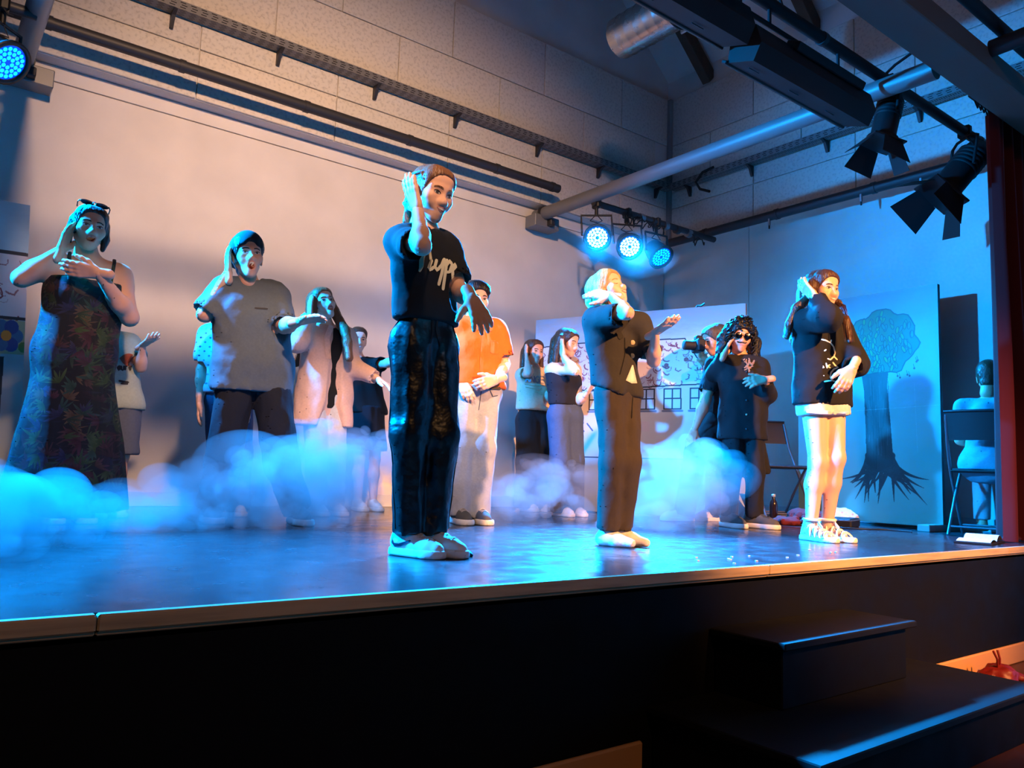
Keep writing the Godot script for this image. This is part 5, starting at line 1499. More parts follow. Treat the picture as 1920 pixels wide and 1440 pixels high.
	var more := [[head_set("closed").head, Transform3D(Basis.from_euler(Vector3(0.4, 0, 0)).scaled(Vector3.ONE * 0.93), Vector3(0, 1.13, 0.16))]]
	for q in [1.0, -1.0]:
		more.append([hand(q, 0.5, 0.1, 0.5), hand_xf(Vector3(-q * 0.1, 0.6, 0.32), Vector3(-q * 0.04, 0.57, 0.42), Vector3(0, -1, 0), 1.0)])
	later("body", d, 0.016, M.skin_b, st, more)
	d = Solid.new()
	d.cap(Vector3(-0.06, 0.5, -0.01), Vector3(0.06, 0.5, -0.01), 0.125, 0.125)
	d.cap(Vector3(0, 0.5, -0.01), Vector3(0, 0.84, 0.06), 0.135, 0.125)
	d.cap(Vector3(-0.14, 0.92, 0.07), Vector3(0.14, 0.92, 0.07), 0.065, 0.065)
	for q in [-1.0, 1.0]:
		d.cap(Vector3(q * 0.16, 0.92, 0.08), Vector3(q * 0.182, 0.74, 0.11), 0.06, 0.062, Vector3.ZERO, 1.0, 2)
	d.noise = folds
	d.amp = 0.008
	d.nf = Vector3(9, 9, 9)
	later("t_shirt", d, 0.014, M.teal_cotton, st)
	d = Solid.new()
	for q in [-1.0, 1.0]:
		d.cap(Vector3(q * 0.08, 0.5, -0.02), Vector3(q * 0.1, 0.485, 0.33), 0.09, 0.068)
		d.cap(Vector3(q * 0.1, 0.485, 0.33), Vector3(q * 0.1, 0.1, 0.3), 0.066, 0.055, Vector3.ZERO, 1.0, 2)
	later("jeans", d, 0.015, M.denim_light, st)
	d = Solid.new()
	var hb := Transform3D(Basis.from_euler(Vector3(0.4, 0, 0)).scaled(Vector3.ONE * 0.93), Vector3(0, 1.13, 0.16))
	d.cap(hb * Vector3(0, 0.047, -0.04), hb * Vector3(0, 0.043, 0.004), 0.089, 0.087, Vector3.RIGHT, 0.9)
	d.cap(hb * Vector3(0, 0.01, -0.055), hb * Vector3(0, -0.05, -0.05), 0.065, 0.05)
	d.cut(hb * Vector3(0, -0.037, 0.12), hb * Vector3(0, -0.05, 0.12), 0.105, 0.105)
	later("hair", d, 0.009, M.hair_brown, st)

# ------------------------------------------------------------------ painted scenery boards
func stroke(im: Image, pts: Array, width: float, col: Color, alpha := 1.0) -> void:
	for q in pts.size() - 1:
		var a: Vector2 = pts[q]
		var b: Vector2 = pts[q + 1]
		var m := maxi(1, int((b - a).length() / maxf(1.0, width * 0.3)))
		for e in m + 1:
			dab(im, a.lerp(b, float(e) / m), width / 2.0, col, alpha, false)

func fill(im: Image, poly: Array, col: Color, alpha := 1.0) -> void:
	var pp := PackedVector2Array(poly)
	var lo := pp[0]
	var hi := pp[0]
	for p in pp:
		lo = lo.min(p)
		hi = hi.max(p)
	for y in range(maxi(0, int(lo.y)), mini(im.get_height(), int(hi.y) + 1)):
		for x in range(maxi(0, int(lo.x)), mini(im.get_width(), int(hi.x) + 1)):
			if Geometry2D.is_point_in_polygon(Vector2(x, y), pp):
				im.set_pixel(x, y, im.get_pixel(x, y).lerp(col, alpha))

func washed(w: int, h: int, seed_: int, tones: Array) -> Image:
	# brushed background paint: tones = [height 0..1, colour]
	var im := Image.create(w, h, false, Image.FORMAT_RGB8)
	var nz := FastNoiseLite.new()
	nz.seed = seed_
	nz.frequency = 0.012
	var g := ramp(tones)
	for y in h:
		for x in w:
			var u := float(y) / h + 0.09 * nz.get_noise_2d(x * 0.5, y) + 0.03 * nz.get_noise_2d(x * 3.0, y * 8.0)
			im.set_pixel(x, y, g.sample(clampf(u, 0.0, 1.0)))
	return im

func painted(key: String, im: Image, rough: float) -> StandardMaterial3D:
	var m := mat(key, Color.WHITE, rough)
	m.albedo_texture = ImageTexture.create_from_image(im)
	m.texture_repeat = false
	m.normal_enabled = true
	m.normal_texture = crease_map
	m.normal_scale = 0.12
	return m

func roof_tiles(im: Image, poly: Array, seed_: int, count: int, size: float) -> void:
	fill(im, poly, Color(0.86, 0.8, 0.78))
	var pp := PackedVector2Array(poly)
	var lo := pp[0]
	var hi := pp[0]
	for p in pp:
		lo = lo.min(p)
		hi = hi.max(p)
	var rng := RandomNumberGenerator.new()
	rng.seed = seed_
	for q in count:
		var p := Vector2(rng.randf_range(lo.x, hi.x), rng.randf_range(lo.y, hi.y))
		if not Geometry2D.is_point_in_polygon(p, pp):
			continue
		var col := Color(0.45, 0.1, 0.09).lerp(Color(0.7, 0.52, 0.5), rng.randf())
		var pts := []
		var tilt := rng.randf_range(-0.3, 0.5)
		for e in 6:
			var a := PI * (tilt + 0.75 * e / 5.0)
			pts.append(p + Vector2(cos(a), sin(a)) * size * rng.randf_range(0.8, 1.1))
		stroke(im, pts, rng.randf_range(1.0, 3.5), col, 0.65)
		if rng.randf() < 0.06:
			dab(im, p, size * 0.7, Color(0.52, 0.12, 0.12), 0.8, false)

func boards() -> void:
	var rng := RandomNumberGenerator.new()
	rng.seed = 21
	# the tree
	var im := washed(512, 800, 3, [[0.0, Color(0.47, 0.47, 0.5)], [0.35, Color(0.47, 0.49, 0.55)], [0.52, Color(0.4, 0.48, 0.47)], [1.0, Color(0.36, 0.5, 0.44)]])
	var bark := Color(0.13, 0.1, 0.1)
	for q in 26:
		var a0 := rng.randf_range(262, 352)
		var e := Vector2(rng.randf_range(135, 470), rng.randf_range(645, 745))
		var mid := Vector2(lerpf(a0, e.x, 0.3), 640)
		for k in 60:
			var u := k / 59.0
			var p := Vector2(a0, 570).lerp(mid, u).lerp(mid.lerp(e, u), u)
			dab(im, p, lerpf(11, 1.2, u), bark.lightened(rng.randf() * 0.05), 0.85, false)
	fill(im, v2([246, 270, 345, 268, 338, 330, 348, 460, 356, 600, 300, 630, 262, 600, 260, 460, 256, 340]), bark)
	for q in 60:
		var x := rng.randf_range(256, 346)
		var y := rng.randf_range(300, 560)
		stroke(im, [Vector2(x, y), Vector2(x + rng.randf_range(-4, 4), y + rng.randf_range(20, 70))], rng.randf_range(1, 4), Color(0.2, 0.17, 0.18) if q % 2 else Color(0.06, 0.05, 0.05), 0.7)
	var crown := []
	for q in 48:
		var a := TAU * q / 48.0
		crown.append(Vector2(322, 176) + Vector2(cos(a) * 122, sin(a) * 112) * (1.0 + 0.06 * sin(a * 7.0) + 0.03 * sin(a * 13.0)))
	fill(im, crown, Color(0.1, 0.3, 0.17))
	for q in 160:
		var p := Vector2(322, 176) + Vector2(rng.randf_range(-115, 115), rng.randf_range(-105, 105))
		if ((p - Vector2(322, 176)) / Vector2(118, 108)).length() > 0.93:
			continue
		var tilt := rng.randf_range(-0.5, 0.5)
		var pts := []
		for e in 13:
			var a := TAU * e / 12.0
			pts.append(p + Vector2(cos(a) * 5.5, sin(a) * 13).rotated(tilt))
		fill(im, pts, [Color(0.13, 0.36, 0.15), Color(0.1, 0.32, 0.22), Color(0.22, 0.4, 0.12)][q % 3])
		stroke(im, pts, 2.2, Color(0.03, 0.1, 0.06), 0.9)
	stroke(im, crown + [crown[0]], 4.0, Color(0.04, 0.1, 0.07), 0.8)
	for q in 7:
		var p := Vector2([372, 405, 428, 436, 380, 412, 440][q], [284, 282, 262, 240, 290, 286, 236][q])
		stroke(im, [p, p + Vector2(3, 12)], 1.5, Color(0.1, 0.2, 0.1))
		dab(im, p + Vector2(3, 15), 3.5, Color(0.3, 0.06, 0.08), 1.0, false)
	stroke(im, v2([150, 415, 512, 404]), 1.2, Color(0.6, 0.62, 0.63), 0.4)
	stroke(im, v2([430, 330, 436, 560]), 1.2, Color(0.6, 0.62, 0.63), 0.3)
	var t := thing("painted_tree_board", "upright scenery board painted with a green tree and dark trunk", "scenery", Vector3(6.2, 0.65, -3.32))
	var g := Geo.new()
	g.face([Vector3(-0.021, 0.03, -0.6), Vector3(-0.021, 0.03, 0.6), Vector3(-0.021, 1.89, 0.6), Vector3(-0.021, 1.89, -0.6)], Vector3.LEFT, [Vector2(0, 1), Vector2(1, 1), Vector2(1, 0), Vector2(0, 0)])
	var canvas := painted("tree_paint", im, 0.38)
	obj("painting", g, canvas, t)
	obj("panel", bx(Vector3(0, 0.96, 0), Vector3(0.04, 1.86, 1.2), 0.003), mat("panel_edge", Color(0.3, 0.28, 0.27), 0.7), t)
	for z in [-0.58, 0.56]:
		obj("foot", bx(Vector3(0.0, 0.025, z), Vector3(0.5, 0.05, 0.09), 0.004), mat("foot_wood", Color(0.5, 0.48, 0.45), 0.7), t)
	# the house
	im = washed(512, 512, 9, [[0.0, Color(0.68, 0.66, 0.64)], [0.06, Color(0.62, 0.68, 0.74)], [0.16, Color(0.7, 0.76, 0.8)], [1.0, Color(0.74, 0.76, 0.78)]])
	fill(im, v2([0, 190, 424, 188, 424, 372, 0, 372]), Color(0.8, 0.75, 0.7))
	roof_tiles(im, v2([0, 78, 119, 72, 379, 76, 420, 148, 424, 190, 0, 202]), 4, 230, 8.0)
	stroke(im, v2([0, 78, 119, 72, 379, 76, 420, 148, 424, 190, 0, 202]), 3.0, Color(0.12, 0.12, 0.13))
	for x in [272, 333, 393, 20, 85, 150, 212]:
		fill(im, v2([x, 200, x + 38, 200, x + 39, 250, x, 250]), Color(0.72, 0.78, 0.84))
		stroke(im, v2([x, 200, x + 38, 200, x + 39, 250, x, 250, x, 200]), 3.0, Color(0.14, 0.14, 0.18))
		stroke(im, v2([x + 19, 200, x + 19, 250]), 2.5, Color(0.14, 0.14, 0.18))
		stroke(im, v2([x, 224, x + 39, 224]), 2.5, Color(0.14, 0.14, 0.18))
		stroke(im, v2([x - 3, 255, x + 42, 255]), 5.0, Color(0.4, 0.42, 0.5), 0.7)
	for q in 26:
		var p := Vector2(rng.randf_range(60, 420), rng.randf_range(270, 360))
		fill(im, [p, p + Vector2(32, 1), p + Vector2(31, 26), p + Vector2(1, 25)], Color(0.84, 0.7, 0.7), 0.35)
	for l in [[92, 285, 92, 305, 92, 285, 110, 286, 110, 305, 92, 305], [120, 283, 120, 306], [136, 284, 121, 296, 138, 306], [146, 286, 160, 304]]:
		stroke(im, v2(l), 3.5, Color(0.25, 0.3, 0.45))
	stroke(im, v2([0, 374, 512, 372]), 3.0, Color(0.2, 0.22, 0.28))
	fill(im, v2([380, 440, 440, 430, 430, 480, 390, 490]), Color(0.45, 0.6, 0.3), 0.8)
	var A := Vector3(4.57, 0.66, -5.62)
	var B := Vector3(5.26, 0.66, -3.80)
	t = thing("painted_house_board", "wide scenery board painted with a house, red flecked roof and windows", "scenery", (A + B) / 2, atan2((B - A).x, (B - A).z))
	var w := (B - A).length()
	g = Geo.new()
	g.face([Vector3(-0.021, 0, -w / 2), Vector3(-0.021, 0, w / 2), Vector3(-0.021, 1.735, w / 2), Vector3(-0.021, 1.735, -w / 2)], Vector3.LEFT, [Vector2(0, 1), Vector2(1, 1), Vector2(1, 0), Vector2(0, 0)])
	obj("painting", g, painted("house_paint", im, 0.6), t)
	obj("panel", bx(Vector3(0, 0.8675, 0), Vector3(0.04, 1.735, w), 0.003), mat("panel_pale", Color(0.6, 0.57, 0.53), 0.7), t)
	g = Geo.new()
	g.sweep([Vector3(0, 1.73, 0.55), Vector3(0.0, 1.75, 0.57), Vector3(0, 1.745, 0.6), Vector3(0, 1.765, 0.63)], 0.008, 6)
	obj("hanging_hook", g, M.pipe_black, t)
	for z in [-0.7, 0.7]:
		obj("prop", bx(Vector3(0.12, 0.55, z), Vector3(0.03, 1.1, 0.04), 0.003, Basis(Vector3.BACK, 0.2)), M.foot_wood, t)
	# the board at the other end with flowers and a dark door
	im = washed(512, 512, 14, [[0.0, Color(0.6, 0.68, 0.7)], [0.2, Color(0.66, 0.76, 0.78)], [1.0, Color(0.7, 0.7, 0.66)]])
	roof_tiles(im, v2([0, 80, 512, 88, 512, 196, 0, 190]), 8, 160, 11.0)
	stroke(im, v2([0, 78, 512, 86]), 6.0, Color(0.15, 0.14, 0.15))
	stroke(im, v2([0, 192, 512, 196]), 5.0, Color(0.15, 0.14, 0.15))
	fill(im, v2([0, 198, 512, 200, 512, 256, 0, 256]), Color(0.66, 0.66, 0.5))
	for q in 7:
		var p := Vector2(480 - q * 72, 226)
		for e in 6:
			dab(im, p + Vector2(cos(e * TAU / 6), sin(e * TAU / 6)) * 17, 12, Color(0.13, 0.25, 0.5) if e % 2 else Color(0.2, 0.4, 0.55), 1.0, false)
		dab(im, p, 9, Color(0.85, 0.55, 0.15), 1.0, false)
		dab(im, p + Vector2(30, 18), 9, Color(0.35, 0.5, 0.2), 1.0, false)
	fill(im, v2([0, 258, 478, 262, 474, 386, 0, 382]), Color(0.12, 0.14, 0.16))
	t = thing("painted_garden_board", "scenery board with painted roof, blue flowers and a dark window", "scenery", Vector3(0.5, 0.66, -5.5), 0.1)
	t.rotation.z = 0.055
	g = Geo.new()
	g.face([Vector3(-1.5, 0, 0.022), Vector3(0.05, 0, 0.022), Vector3(0.05, 1.82, 0.022), Vector3(-1.5, 1.82, 0.022)], Vector3.BACK, [Vector2(0, 1), Vector2(1, 1), Vector2(1, 0), Vector2(0, 0)])
	obj("painting", g, painted("garden_paint", im, 0.6), t)
	obj("panel", bx(Vector3(-0.725, 0.91, 0), Vector3(1.55, 1.82, 0.04), 0.003), M.panel_pale, t)

# ------------------------------------------------------------------ chairs and things lying about
func folding_chair(at: Vector3, turn: float, label: String) -> void:
	var t := thing("folding_chair", label, "chair", at, turn)
	var tube_m: Material = M.chair_tube
	for s in [-1.0, 1.0]:
		var g := Geo.new()
		g.sweep([Vector3(s * 0.21, 0.0, 0.24), Vector3(s * 0.21, 0.44, -0.06), Vector3(s * 0.2, 0.62, -0.17), Vector3(s * 0.19, 0.84, -0.24)], 0.011, 8)
		obj("leg", g, tube_m, t)
		g = Geo.new()
		g.sweep([Vector3(s * 0.19, 0.0, -0.26), Vector3(s * 0.19, 0.25, -0.05), Vector3(s * 0.19, 0.45, 0.14)], 0.011, 8)
		obj("leg", g, tube_m, t)
	for e in [[0.06, 0.2], [0.06, -0.21]]:
		var g := Geo.new()
		g.sweep([Vector3(-0.2, e[0], e[1]), Vector3(0.2, e[0], e[1])], 0.008, 8)
		obj("crossbar", g, tube_m, t)
	obj("seat", bx(Vector3(0, 0.45, 0.03), Vector3(0.38, 0.03, 0.38), 0.012), M.chair_pad, t)
	var g := Geo.new()
	for y in 5:
		for x in 9:
			var u := x / 8.0 - 0.5
			g.v.append(Vector3(u * 0.4, 0.66 + y * 0.05, -0.185 - y * 0.016 - 0.04 * (1 - 4 * u * u)))
			g.n.append(Vector3(-u * 0.6, 0.2, 1).normalized())
	for y in 4:
		for x in 8:
			var a := y * 9 + x
			g.tri(a, a + 1, a + 9, Vector3.BACK)
			g.tri(a + 1, a + 10, a + 9, Vector3.BACK)
	obj("backrest", g, M.chair_pad, t)
	g = Geo.new()
	var rim := []
	for x in 9:
		var u := x / 8.0 - 0.5
		rim.append(Vector3(u * 0.4, 0.86, -0.25 - 0.04 * (1 - 4 * u * u)))
	g.sweep(rim, 0.01, 6)
	obj("backrest_rim", g, M.chair_pad, t)

func crumple(size: Vector3, seed_: int, cell := 0.012) -> Geo:
	var d := Solid.new()
	d.k = 0.03
	d.bs = 0.06
	var rng := RandomNumberGenerator.new()
	rng.seed = seed_
	for q in 9:
		var a := Vector3(rng.randf_range(-0.5, 0.5), rng.randf_range(0.1, 0.5), rng.randf_range(-0.5, 0.5)) * size
		var b := Vector3(rng.randf_range(-0.5, 0.5), rng.randf_range(0.0, 0.4), rng.randf_range(-0.5, 0.5)) * size
		d.cap(a, b, size.y * 0.22, size.y * 0.3)
	d.noise = folds
	d.amp = 0.012
	d.nf = Vector3(22, 22, 22)
	d.planes.append(Plane(Vector3.DOWN, 0.0))
	return d.net(cell)

func props() -> void:
	mat("chair_tube", Color(0.4, 0.4, 0.42), 0.35, 0.6)
	mat("chair_pad", Color(0.04, 0.04, 0.045), 0.6)
	folding_chair(Vector3(5.95, 0.65, -3.98), -0.5, "black folding chair standing by the wall behind the wig wearer")
	folding_chair(Vector3(6.06, 0.65, -2.37), 1.75, "black folding chair half behind the red curtain")
	# bottle
	var t := thing("drink_bottle", "small dark drink bottle standing by the folding chair", "bottle", Vector3(5.72, 0.65, -3.86))
	var g := Geo.new()
	g.lathe([Vector2(0.0, 0.0), Vector2(0.03, 0.0), Vector2(0.033, 0.01), Vector2(0.033, 0.13), Vector2(0.028, 0.155), Vector2(0.014, 0.18), Vector2(0.013, 0.2)], 16)
	obj("bottle_body", g, mat("bottle_plastic", Color(0.12, 0.06, 0.05), 0.2), t)
	g = Geo.new()
	g.lathe([Vector2(0.0, 0.222), Vector2(0.016, 0.22), Vector2(0.016, 0.198), Vector2(0.0, 0.198)], 14)
	obj("bottle_cap", g, mat("cap_pale", Color(0.6, 0.65, 0.7), 0.4), t)
	# clothes and bag in a heap
	var red := cloth("cloth_red", Color(0.36, 0.04, 0.07))
	var spots := [[Vector3(5.45, 0.65, -3.5), Vector3(0.34, 0.11, 0.2), red, "dark red cloth lying crumpled on the stage by the bottle"], [Vector3(5.78, 0.65, -3.55), Vector3(0.3, 0.17, 0.2), red, "dark red garment heaped beside the black case"], [Vector3(5.98, 0.65, -3.42), Vector3(0.26, 0.2, 0.2), M.cotton_white, "pale crumpled bag on top of the heap by the wall"]]
	for q in 3:
		tag(obj("crumpled_cloth", crumple(spots[q][1], 30 + q), spots[q][2], self, Transform3D(Basis.IDENTITY, spots[q][0])), spots[q][3], "cloth")
	t = thing("black_case", "small black case with pale edge in front of the heap", "case", Vector3(5.7, 0.65, -3.24), 0.3)
	obj("case_body", bx(Vector3(0, 0.035, 0), Vector3(0.3, 0.07, 0.18), 0.01), M.chair_pad, t)
	obj("case_rim", bx(Vector3(0, 0.055, 0), Vector3(0.304, 0.008, 0.184), 0.002), M.steel, t)
	# loose grey panel on the floor behind the wig wearer
	var ca := Vector3(5.1, 0.655, -3.6)
	t = thing("leaning_panel", "grey hardboard offcut leaning against the painted house", "board", ca, 0.9)
	g = Geo.new()
	var c4 := [Vector3(-0.16, 0, 0.05), Vector3(0.22, 0, 0.05), Vector3(0.22, 0.22, -0.05), Vector3(-0.02, 0.22, -0.05)]
	var nn := Vector3(0, 0.4, 0.9).normalized()
	g.face(c4, nn)
	g.face(c4.map(func(p): return p - nn * 0.01), -nn)
	for q in 4:
		g.face([c4[q], c4[(q + 1) % 4], c4[(q + 1) % 4] - nn * 0.01, c4[q] - nn * 0.01], (c4[(q + 1) % 4] - c4[q]).cross(nn))
	obj("sheet", g, mat("hardboard", Color(0.55, 0.53, 0.5), 0.8), t)
	# sheets of paper by the curtain
	t = thing("script_folder", "open dark folder with white pages on the stage by the curtain", "folder", Vector3(5.25, 0.65, -2.1), 0.2)
	obj("cover", bx(Vector3(0, 0.006, 0), Vector3(0.42, 0.012, 0.2), 0.003), M.chair_pad, t)
	for s in [-1.0, 1.0]:
		g = Geo.new()
		for q in 9:
			var u := q / 8.0
			for z in [-0.09, 0.09]:
				g.v.append(Vector3(s * u * 0.19, 0.014 + 0.035 * sin(u * PI) * (1.0 if s > 0 else 0.4), z))
				g.n.append(Vector3(0, 1, 0))
		for q in 8:
			g.tri(q * 2, q * 2 + 1, q * 2 + 2, UPV)
			g.tri(q * 2 + 1, q * 2 + 3, q * 2 + 2, UPV)
		obj("page", g, M.cotton_white, t)
	# cable along the stage floor
	g = Geo.new()
	var pts := []
	for q in 30:
		var u := q / 29.0
		pts.append(Vector3(5.35 + 0.35 * u + 0.05 * sin(u * 9), 0.657, -3.5 + 0.75 * u + 0.04 * sin(u * 13)))
	g.sweep(pts, 0.006, 6)
	tag(obj("floor_cable", g, M.chair_pad), "thin black cable on the stage below the painted tree", "cable")
	# bits on the floor
	var rng := RandomNumberGenerator.new()
	rng.seed = 3
	mat("scrap_white", Color(0.8, 0.8, 0.8), 0.7)
	for q in 14:
		var p := Vector3(rng.randf_range(2.55, 3.6), 0.652, rng.randf_range(-2.2, -1.93))
		var o := obj("paper_scrap", plate(Vector3(0.012, 0.004, 0.009), 0.001), M.scrap_white, self, Transform3D(Basis(UPV, rng.randf() * TAU), p))
		tag(o, "tiny white scrap lying on the dark stage near its front edge", "scrap", "scraps on the stage floor")
	g = crumple(Vector3(0.07, 0.018, 0.05), 9, 0.005)
	tag(obj("hair_clip", g, M.chair_pad, self, Transform3D(Basis.IDENTITY, Vector3(1.72, 0.65, -2.53))), "small dark clip lying beside the white sneakers", "clip")
	# red net bag on the hall floor
	t = thing("red_net_bag", "crumpled red bag lying on the hall floor by the steps", "bag", Vector3(4.55, 0.0, -1.72))
	obj("bag", crumple(Vector3(0.26, 0.13, 0.16), 41, 0.009), mat("bag_red", Color(0.42, 0.06, 0.04), 0.5), t)
	for q in 2:
		g = Geo.new()
		g.sweep([Vector3(-0.08 + q * 0.02, 0.06, 0), Vector3(-0.11 + q * 0.03, 0.13, 0.01), Vector3(-0.13 + q * 0.05, 0.17, 0.0)], 0.006, 6)
		obj("handle", g, M.bag_red, t)

# ------------------------------------------------------------------ theatre smoke
const CLOUDS := [
	# middle, half extents, amount, density
	[Vector3(0.26, 0.74, -3.45), Vector3(0.34, 0.13, 0.25), 1.6, 2.3],
	[Vector3(0.12, 0.70, -2.95), Vector3(0.22, 0.08, 0.22), 0.9, 1.8],
	[Vector3(0.85, 0.72, -3.90), Vector3(0.36, 0.08, 0.2), 1.1, 1.25],
	[Vector3(1.38, 0.82, -4.05), Vector3(0.32, 0.2, 0.2), 1.3, 1.6],
	[Vector3(1.75, 0.9, -3.95), Vector3(0.22, 0.26, 0.15), 1.2, 1.6],
	[Vector3(2.20, 0.95, -4.55), Vector3(0.42, 0.3, 0.15), 1.7, 1.4],
	[Vector3(3.10, 0.78, -4.0), Vector3(0.5, 0.12, 0.2), 1.0, 0.85],
	[Vector3(3.75, 0.86, -4.4), Vector3(0.35, 0.2, 0.15), 1.0, 1.2],
	[Vector3(3.72, 0.92, -3.35), Vector3(0.2, 0.24, 0.15), 1.0, 1.25],
	[Vector3(4.12, 1.0, -3.35), Vector3(0.17, 0.24, 0.12), 1.0, 1.3],
]

func smoke() -> void:
	var t := Node3D.new()
	t.name = "theatre_smoke"
	t.set_meta("kind", "stuff")
	tag(t, "low billowing theatre smoke drifting over the stage, lit blue", "smoke")
	add_child(t)
	var thin := FogMaterial.new()   # faint fog added before the lamps to make the glow round them
	thin.albedo = Color(0.8, 0.82, 0.84)
	thin.density = 0.035
	for h in [[Vector3(4.85, 3.04, -4.8), Vector3(1.2, 0.7, 0.9)]]:
		var f := FogVolume.new()
		f.name = "glow_haze"
		f.shape = RenderingServer.FOG_VOLUME_SHAPE_ELLIPSOID
		f.material = thin
		f.size = h[1]
		t.add_child(f, true)
		f.position = h[0]
	var rng := RandomNumberGenerator.new()
	rng.seed = 19
	for c in CLOUDS:
		for level in [[6, 0.14, 0.25, 0.5, 0.75], [21, 0.05, 0.115, 1.0, 0.95], [19, 0.025, 0.06, 2.3, 1.15]]:
			var m := FogMaterial.new()
			m.albedo = Color(0.8, 0.82, 0.84)
			m.density = c[3] * level[3] * SMOKE
			for q in int(level[0] * c[2]):
				var f := FogVolume.new()
				f.name = "puff"
				f.shape = RenderingServer.FOG_VOLUME_SHAPE_ELLIPSOID
				f.material = m
				var r := rng.randf_range(level[1], level[2])
				f.size = Vector3(r * rng.randf_range(1.5, 2.9), r * rng.randf_range(1.2, 1.8), r * rng.randf_range(1.5, 2.6))
				t.add_child(f, true)
				var o := Vector3(rng.randfn(0, 0.55), rng.randf_range(-1, 1), rng.randfn(0, 0.55))
				o.y = minf(o.y, 1.0 - 0.45 * o.x * o.x) * level[4]
				var p: Vector3 = c[0] + o * c[1]
				p.y = maxf(p.y, 0.66 + f.size.y * 0.35)
				f.position = p
				f.rotation = Vector3(rng.randf_range(-0.5, 0.5), rng.randf() * TAU, rng.randf_range(-0.5, 0.5))

const SMOKE := 1.0

